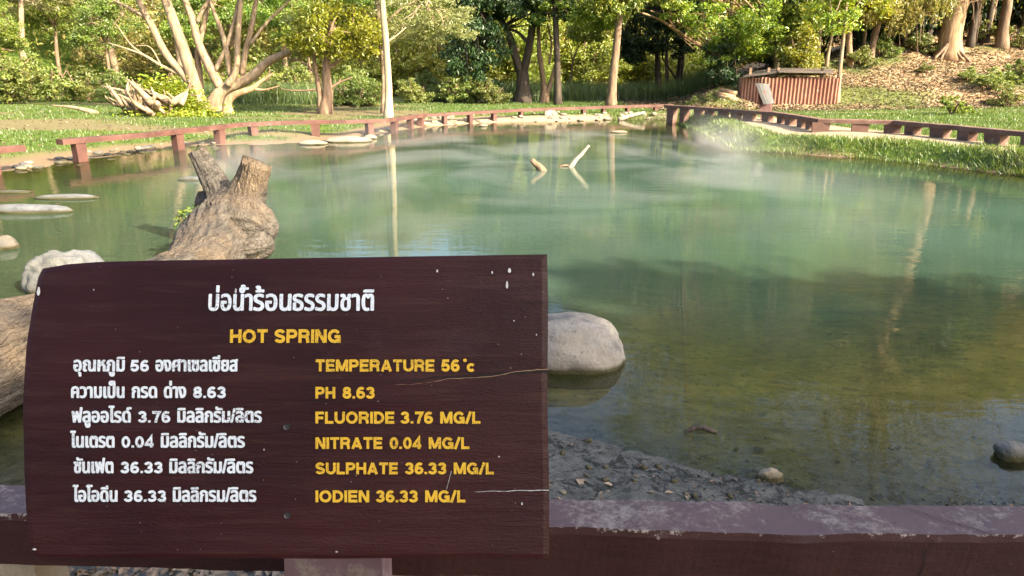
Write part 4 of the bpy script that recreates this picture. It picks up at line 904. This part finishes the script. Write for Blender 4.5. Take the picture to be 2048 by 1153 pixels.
# --- the big pale tree with hanging roots on the slope
b = T(1897, 113); Y = b[1]
roots = []
for px, l in [(1953, 85), (1950, 60), (1944, 40), (1840, 90), (1846, 70), (1800, 110), (1870, 55), (1962, 50), (1785, 65), (1836, 115), (1930, 30), (1990, 40)]:
    roots.append((spline([aty(px+rng.normal(0, 6), -40, Y-.6), aty(px+rng.normal(0, 4), l*.4, Y-.6), aty(px, l, Y-.6)], 5), .022))
for px, dy in ((1868, 6), (1880, 10), (1925, 8), (1940, 12)):
    roots.append((spline([aty(1898, 85, Y-.3), aty((1898+px)/2, 103, Y-.5), aty(px, 112+dy, Y-.7)], 4), .09))
tree('broad_tree', 'broad pale fluted trunk with hanging aerial roots high on the leafy slope', 'tree', b,
     [([b, *px_pts(Y, [(1900, 80), (1908, 40), (1918, 0), (1925, -60), (1932, -200), (1936, -400)])], .5, .3), (px_pts(Y, [(1912, 20), (1880, -20), (1820, -50)]), .2, .1), (px_pts(Y, [(1885, -10), (1860, 10), (1842, 22)]), .05, .03)],
     [cw(1840, 10, Y-1.2, 1.2, .8, .7), cw(1790, 20, Y-1.2, 1.2, .9, .8), cw(1740, 15, Y-1, 1.2, .8, .7), cw(1870, -10, Y-1, 1.4, .8, .7), cw(1930, -190, Y, 4, 2.6, 1.6), cw(1900, -480, Y, 4, 3.2, 1.6), cw(1860, -700, Y, 4.5, 3.6, 2, dy=-5), cw(2000, -600, Y, 4.5, 3.6, 2, dy=-5), cw(1920, -960, Y, 4.6, 4, 2, dy=-5), cw(1990, -40, Y-.5, 1.5, .7, .3)], 'tan', 'hang', 30000, .17, droop=1.2, up=.05, asp=.35, ncl=120, cr=.22, flat=1.5, roots=roots, seg=18, flare=1.35, extra='brown')
slim('slope_tree', 'grey brown trunk near the right edge, right of the broad fluted trunk', (2003, 96), [(2007, 50), (2016, 0), (2022, -80)], .25, .18, 'brown', 'dark', [(2000, -110, 3, 2, 1)], 11000, .2)
for px, py, r in [(1755, 118, .12), (1772, 112, .1), (1712, 130, .08)]: pass
# --- copies: background trunks of the right wood, left forest and far trees
rng2 = np.random.default_rng(5)
def world_tree(name, label, cat, bk, fo, H, r, crown, n, leaf, group, lean=.3, forks=3, **k):
    b = np.array([0, 0, 0.]); top = np.array([lean, 0, H*.55]); L = [([b, (lean*.3, .1, H*.28), top], r, r*.6)]
    for j in range(forks):
        a = 2*math.pi*j/forks+rng.uniform(0, 1); e = np.array([math.cos(a)*crown*.55, math.sin(a)*crown*.55, H*rng.uniform(.68, .85)]); L.append(([top, (top+e)/2+[0, 0, .3], e], r*.5, r*.2))
    cr_ = [(np.array([lean+rng.normal(0, crown*.3), rng.normal(0, crown*.3), H*z]), (crown*s, crown*s, H*h), w_) for z, s, h, w_ in ((.6, .8, .13, .8), (.75, 1, .15, 1), (.9, .7, .12, .7))]
    return tree(name, label, cat, b, L, cr_, bk, fo, n, leaf, group, **k)
def plant(proto, spots, first=[True]):
    for i, (x, y, s) in enumerate(spots):
        z = hz(x, y)-.05; a = rng2.uniform(0, 6.28)
        if i == 0: proto.location = (x, y, z); proto.scale = (s, s, s); proto.rotation_euler = (0, 0, a)
        else: copy_tree(proto, (x, y, z), a, s)
pr = world_tree('wood_tree', 'slender trunk standing deep in the shaded wood on the right', 'tree', 'dark', 'dark', 10, .15, 2.6, 6000, .24, 'trunks deep in the right wood', .4)
sp = []
for px in np.linspace(1800, 2020, 9):
    Y = 34.5+2.5*rng2.uniform(0, 1)**1.3; q = aty(px+rng2.normal(0, 12), 150, Y)
    if q[0] > 15: sp.append((q[0], Y, rng2.uniform(.75, 1.15)))
plant(pr, sp)
pr = world_tree('wood_tree', 'pale thin trunk standing among dark trunks of the right wood', 'tree', 'pale', 'green', 11, .11, 2.2, 4500, .22, 'pale trunks in the right wood', .6)
plant(pr, [(aty(px, 150, Y)[0], Y, s) for px, Y, s in [(1585, 33, .8), (1612, 34, .8), (1720, 34, .8), (1765, 35, .8), (1800, 35, .8), (1958, 36, .9)]])
pr = world_tree('forest_tree', 'olive brown tree with flat spreading tiers of leaves at the left hillside', 'tree', 'pale', 'olive', 11, .22, 4.2, 15000, .2, 'olive trees of the left forest', .8, 4, ncl=90, flat=.22, cr=.3, asp=.35)
plant(pr, [(-24, 36, .8), (-30, 40, 1), (-20, 44, 1.05), (-27, 50, 1.2), (-35, 47, 1.1), (-15.5, 50, 1), (-40, 38, 1), (-22, 57, 1.2), (-34, 58, 1.2), (-10, 56, 1.1)])
pr = world_tree('forest_tree', 'green bushy tree in the left forest behind the lawn', 'tree', 'brown', 'green', 8, .15, 2.6, 12000, .17, 'green trees of the left forest', .3, 3, ncl=70)
plant(pr, [(-19.5, 35.5, .62), (-23.5, 33.5, .55), (-16.5, 39, .75), (-13.5, 43, .8), (-11, 40, .7), (-26, 42, .9), (-31, 34, .8), (-18, 48, 1.1), (-7.5, 47, .9), (-6, 52, 1.1), (-37, 43, 1), (-12, 50, 1.2)])
pr = world_tree('far_tree', 'yellow green tree on the sunlit rise far behind the pond', 'tree', 'brown', 'lime', 9, .15, 3, 12000, .2, 'far yellow green trees', .3, 3, ncl=70)
plant(pr, [(-3.5, 49, .9), (1, 58, 1), (4.5, 60, 1.05), (8, 58, .9), (-1, 58, 1.2), (11, 56, 1), (-8, 60, 1.2), (5, 61, 1.3), (14, 60, 1.1), (18, 57, 1.1)])
# shrubs
def world_shrub(name, label, fo, h, r, n, leaf, group, **k):
    b = np.zeros(3); L = [([b, (math.cos(a)*r*.3, math.sin(a)*r*.3, h*.4), (math.cos(a)*r*.6, math.sin(a)*r*.6, h*.75)], .04, .015) for a in np.arange(5)*1.3]
    c = [(np.array([rng.normal(0, r*.3), rng.normal(0, r*.3), h*z]), (r*s, r*s, h*.3), w_) for z, s, w_ in ((.3, 1, 1), (.6, .85, 1), (.85, .5, .5))]
    return tree(name, label, 'shrub', b, L, c, 'brown', fo, n, leaf, group, flare=1, shell=.3, **k)
pr = world_shrub('shrub', 'sunlit yellow green shrub in the thicket behind the far rail', 'lime', 3.6, 2.0, 7000, .17, 'yellow green shrubs behind the far rail', ncl=60)
plant(pr, [(aty(px, 190, Y)[0], Y, s) for px, Y, s in [(830, 43, 1.), (880, 45, 1.2), (700, 43, .9), (735, 42, .8), (800, 45, 1.2), (925, 50, 1.4), (990, 51, 1.3), (1040, 52, 1.5), (1090, 51, 1.2), (1135, 52.5, 1.5), (1180, 51, 1.3), (1225, 53, 1.5), (1265, 51.5, 1.3), (1310, 53, 1.5), (1350, 52, 1.4), (1390, 53, 1.5), (1000, 56, 2), (1150, 56, 2.1), (870, 52, 1.7), (1290, 57, 2.1), (1440, 54, 1.5), (1060, 49, 1.0), (1205, 49.5, 1.0), (1330, 49, .9)]])
pr = world_shrub('shrub', 'low dark green bush at the foot of the trees beyond the left lawn', 'shrub', 1.5, 1.2, 4500, .13, 'low green bushes beyond the lawn', ncl=50)
plant(pr, [(aty(px, 215, Y)[0], Y, s) for px, Y, s in [(20, 31, 1.2), (100, 34, 1.3), (180, 35, 1), (235, 33, .9), (560, 32, .6), (700, 31, .8), (720, 33, .9), (740, 30.5, .7), (690, 34, 1), (830, 33, .7), (860, 36, .9), (905, 34, .8), (930, 33.5, .8), (985, 33, .7), (1150, 37, .4), (1290, 37, .45), (-40, 30, 1.2), (505, 33, .7), (610, 36, 1.1), (380, 36, 1.2), (480, 38, 1.2), (530, 40, 1.4)]])
pr = world_shrub('shrub', 'dark tall undergrowth closing the wood at the top of the right slope', 'dark', 4.2, 2.2, 6000, .22, 'dark undergrowth above the slope', ncl=50)
plant(pr, [(aty(px, 60, Y)[0], Y, s) for px, Y, s in [(1650, 38, 1), (1710, 37.5, 1.1), (1770, 38.5, 1.2), (1830, 38.5, 1.2), (1890, 39, 1.2), (1950, 39.5, 1.3), (2010, 39, 1.3), (2070, 38.5, 1.2), (2130, 37, 1.2), (1600, 38, .9), (1550, 39, 1), (1740, 41, 1.6), (1860, 42, 1.6), (1980, 42.5, 1.6), (2100, 42, 1.6)]])
pr = world_shrub('bamboo_clump', 'dark upright bamboo thicket on the leaf mound left of the shed', 'dark', 2.6, .9, 5000, .2, None, droop=.6, asp=.22)
q = T(1452, 172); plant(pr, [(q[0]-.2, q[1]+.2, 1.0)])
pr = world_shrub('shrub', 'bright leafy shrub growing against the back of the shed', 'bright', 2.0, .9, 4500, .14, None)
q = T(1560, 160); plant(pr, [(aty(1590, 150, 31.4)[0], 31.4, 1.0)])
pr = world_shrub('shrub', 'small round green bush on the sunny right lawn', 'bright', .55, .55, 1800, .07, None)
q = T(1905, 230); plant(pr, [(q[0], q[1], 1.0)])
pr = world_shrub('shrub', 'green undergrowth bush on the shaded leafy slope', 'shrub', 1.1, 1.0, 3500, .12, 'bushes on the leafy slope', ncl=40)
plant(pr, [(aty(px, 120, Y)[0], Y, s) for px, Y, s in [(1725, 32, .7), (1760, 33.5, .8), (1830, 34, .8), (1960, 36, .9), (2040, 35, .8), (2060, 30, .9), (1990, 29, .7), (1850, 31, .35), (1945, 30, .5), (2030, 27.5, .6), (1795, 36, .8), (1395, 30, .3), (1425, 29, .3)]])
# trees off to the right and behind the photographer: they shade the sign, the rail and the near beach
pr = world_tree('shade_tree', 'leafy tree behind the photographer, shading the sign', 'tree', 'brown', 'green', 9, .2, 2.6, 9000, .26, 'shade trees around the photographer', .2, 3, ncl=60)
plant(pr, [(6.6, -3.6, .8), (9.4, -3.3, .82), (12.6, -4.6, 1.0), (9, -7, 1.0), (4.6, -6.8, .95), (0, -7, 1.0), (-5, -7.5, 1.0), (-9, -5, .9), (-2.5, -11, 1.2), (3, -12, 1.2)])

# ================================================================ GRASS, LITTER, FAR WOOD (stuff)
def blades(P, h, wdt, lean=.35):
    n = len(P); a = rng.uniform(0, 6.28, n); d = np.stack([np.cos(a), np.sin(a), 0*a], 1); b = rng.uniform(0, 6.28, n)
    hh = h*rng.uniform(.5, 1.3, (n, 1)); tip = P+np.array([0, 0, 1])*hh+np.stack([np.cos(b), np.sin(b), 0*b], 1)*hh*lean*rng.uniform(.2, 1.4, (n, 1))
    return np.stack([P-d*wdt/2, P+d*wdt/2, tip], 1).reshape(-1, 3)
def on_ground(x, y): return np.stack([x, y, height(x, y)-.005], 1)
xi = np.searchsorted(XS, 0); 
def zone_at(x, y):
    a = np.clip(np.searchsorted(XS, x), 0, nx-1); b = np.clip(np.searchsorted(YS, y), 0, ny-1); return zc.reshape(ny, nx, 4)[b, a]
def field(x0, x1, y0, y1, n, ch=0, thr=.35, pw=1.0):
    x = rng.uniform(x0, x1, n*3); y = y0+(y1-y0)*rng.uniform(0, 1, n*3)**pw; z = zone_at(x, y)[:, ch]; k = z > np.maximum(thr, rng.uniform(0, .8, n*3)); return on_ground(x[k][:n], y[k][:n])
P = np.concatenate([field(-20, -3, 11, 33, 60000), field(5, 22, 11, 28, 60000), field(-6, 8, 24, 40, 25000), field(8, 26, 26.5, 34, 12000)])
V = blades(P, .07, .02); tag(mesh_obj('lawn_grass', V, np.arange(len(V)).reshape(-1, 3), FO['grass']), kind='stuff')
# thick overhanging grass on the right bank
x = rng.uniform(3.5, 11, 260000); y = rng.uniform(9, 26, 260000); sd, K = pond_sd(x, y); k = (sd > -.06) & (sd < .95) & (K[:, 1] < .9) & (rng.uniform(0, 1, len(x)) < np.clip(1.15-sd, .15, 1))
P = on_ground(x[k], y[k]); P[:, 2] = np.maximum(P[:, 2], .0); cl = fbm(P*1.7, 3)
kk = rng.uniform(-.9, .6, len(P)) < cl; P = P[kk]; V = blades(P, .09+.08*np.clip(cl[kk], -.6, 1)[:, None], .017, .7); tag(mesh_obj('bank_grass', V, np.arange(len(V)).reshape(-1, 3), FO['bank']), kind='stuff')
# reeds beyond the rail
x = np.concatenate([rng.uniform(-16, -6, 9000), rng.uniform(-4, 11, 16000)]); y = np.concatenate([rng.uniform(31, 36, 9000), rng.uniform(36, 41, 16000)])
V = blades(on_ground(x, y), .8, .035, .35); tag(mesh_obj('tall_reed_grass', V, np.arange(len(V)).reshape(-1, 3), FO['reed']), kind='stuff')
P = np.concatenate([field(5, 27, 26, 42, 70000, 2, .12, 1.4)]); P[:, 2] += .03
V = leaves(P, .085, .55, .9); tag(mesh_obj('leaf_litter', V, quads(V), FO['litter']), kind='stuff')
P = field(-20, -3, 12, 34, 5000, 0, .05); P[:, 2] += .02
V = leaves(P, .08, .5, 1.2); tag(mesh_obj('fallen_leaves', V, quads(V), FO['litter']), kind='stuff')
# leaves, pebbles on the near gravel
x = rng.uniform(-2.0, 2.2, 12000); y = rng.uniform(1.45, 2.4, 12000); sd, K = pond_sd(x, y); k = (sd > .12) & ((rng.uniform(0, 1, len(x)) < np.where(x < .0, 1, .05)))
P = on_ground(x[k], y[k]); P[:, 2] += .008
V = leaves(P, .032, .6, 1.6); tag(mesh_obj('gravel', V, quads(V), FO['straw']), kind='stuff')
g = G('wet_debris'); DEB = g.fin(g.mix(g.ramp(g.geo.outputs['Random Per Island'], [(.72, 0.), (.76, 1.)]), (.016, .014, .011), (.16, .10, .06)), .6)
x = rng.uniform(.05, 2.3, 5200); y = 2.05+.75*rng.uniform(0, 1, 5200)**1.5; sd, K = pond_sd(x, y); dn_ = fbm(np.stack([x*3.5, y*5], 1)+2, 3); k = (sd > -.12) & (dn_+.25*sst(.8, 1.6, x) > rng.uniform(-.1, .5, 5200))
P = on_ground(x[k], y[k]); P[:, 2] += .006; V = leaves(P, .017, .5, 1.4); tag(mesh_obj('wet_debris', V, quads(V), DEB), kind='stuff')
# far woodland on the hillside
nc = 2600
cxs = rng.uniform(-75, 72, nc); cys = 51+49*rng.uniform(0, 1, nc)**1.25; czs = height(cxs, cys)+rng.uniform(.3, 6, nc); rr = rng.uniform(1.0, 2.6, nc)
k = rng.integers(0, nc, 360000); o_ = rng.normal(size=(360000, 3)); o_ /= np.linalg.norm(o_, axis=1, keepdims=True); o_ *= rng.uniform(.6, 1.05, (360000, 1))
C = np.stack([cxs, cys, czs], 1)[k]+o_*rr[k][:, None]*np.array([1, 1, .75])
V = leaves(C, .34, .5, .5); tag(mesh_obj('far_woodland', V, quads(V), FO['wood']), kind='stuff')

# ================================================================ STEAM
cen = PV.mean(0); ring = [p for p in (PV-cen)*.86+cen if p[1] > 3.6]; ring = [(max(p[0], -4.2), p[1]) for p in ring]; k = len(ring)
o = mesh_obj('steam', [(*p, .02) for p in ring]+[(*p, .85) for p in ring], [tuple(range(k-1, -1, -1)), tuple(range(k, 2*k))]+[(a, (a+1) % k, k+(a+1) % k, k+a) for a in range(k)], GROUND); tag(o, kind='stuff')
g = G('steam_vapour'); g.t.nodes.remove(g.p)
sx = g.n('ShaderNodeSeparateXYZ', {0: g.geo.outputs['Position']}).outputs[2]
wv = g.noise(.38, 3, g.pos((1, .8, .5)), .55, .8)
dn = g.n('ShaderNodeMapRange', {0: wv, 1: .42, 2: .70, 3: 0., 4: 1.}).outputs[0]
fall = g.n('ShaderNodeMapRange', {0: sx, 1: .0, 2: .85, 3: 1., 4: 0.}).outputs[0]
fall = g.math('MULTIPLY', fall, fall)
sy = g.n('ShaderNodeSeparateXYZ', {0: g.geo.outputs['Position']}).outputs[1]
ell = g.n('ShaderNodeVectorMath', {0: g.n('ShaderNodeMapping', {0: g.geo.outputs['Position'], 'Location': (-.4/5.8, -12.8/9.6, 0), 'Scale': (1/5.8, 1/9.6, 0)}).outputs[0]}, operation='LENGTH').outputs['Value']
far_ = g.n('ShaderNodeMapRange', {0: ell, 1: 1.05, 2: .45, 3: 0., 4: 1.}, interpolation_type='SMOOTHSTEP').outputs[0]
den = g.math('MULTIPLY', g.math('MULTIPLY', g.math('MULTIPLY', g.math('ADD', dn, .06), fall), far_), 1.0)
vol = g.n('ShaderNodeVolumePrincipled', {'Color': (.95, .96, .95), 'Density': den, 'Anisotropy': .2}).outputs[0]
g.t.links.new(vol, g.out.inputs['Volume']); o.data.materials.clear(); o.data.materials.append(g.m)
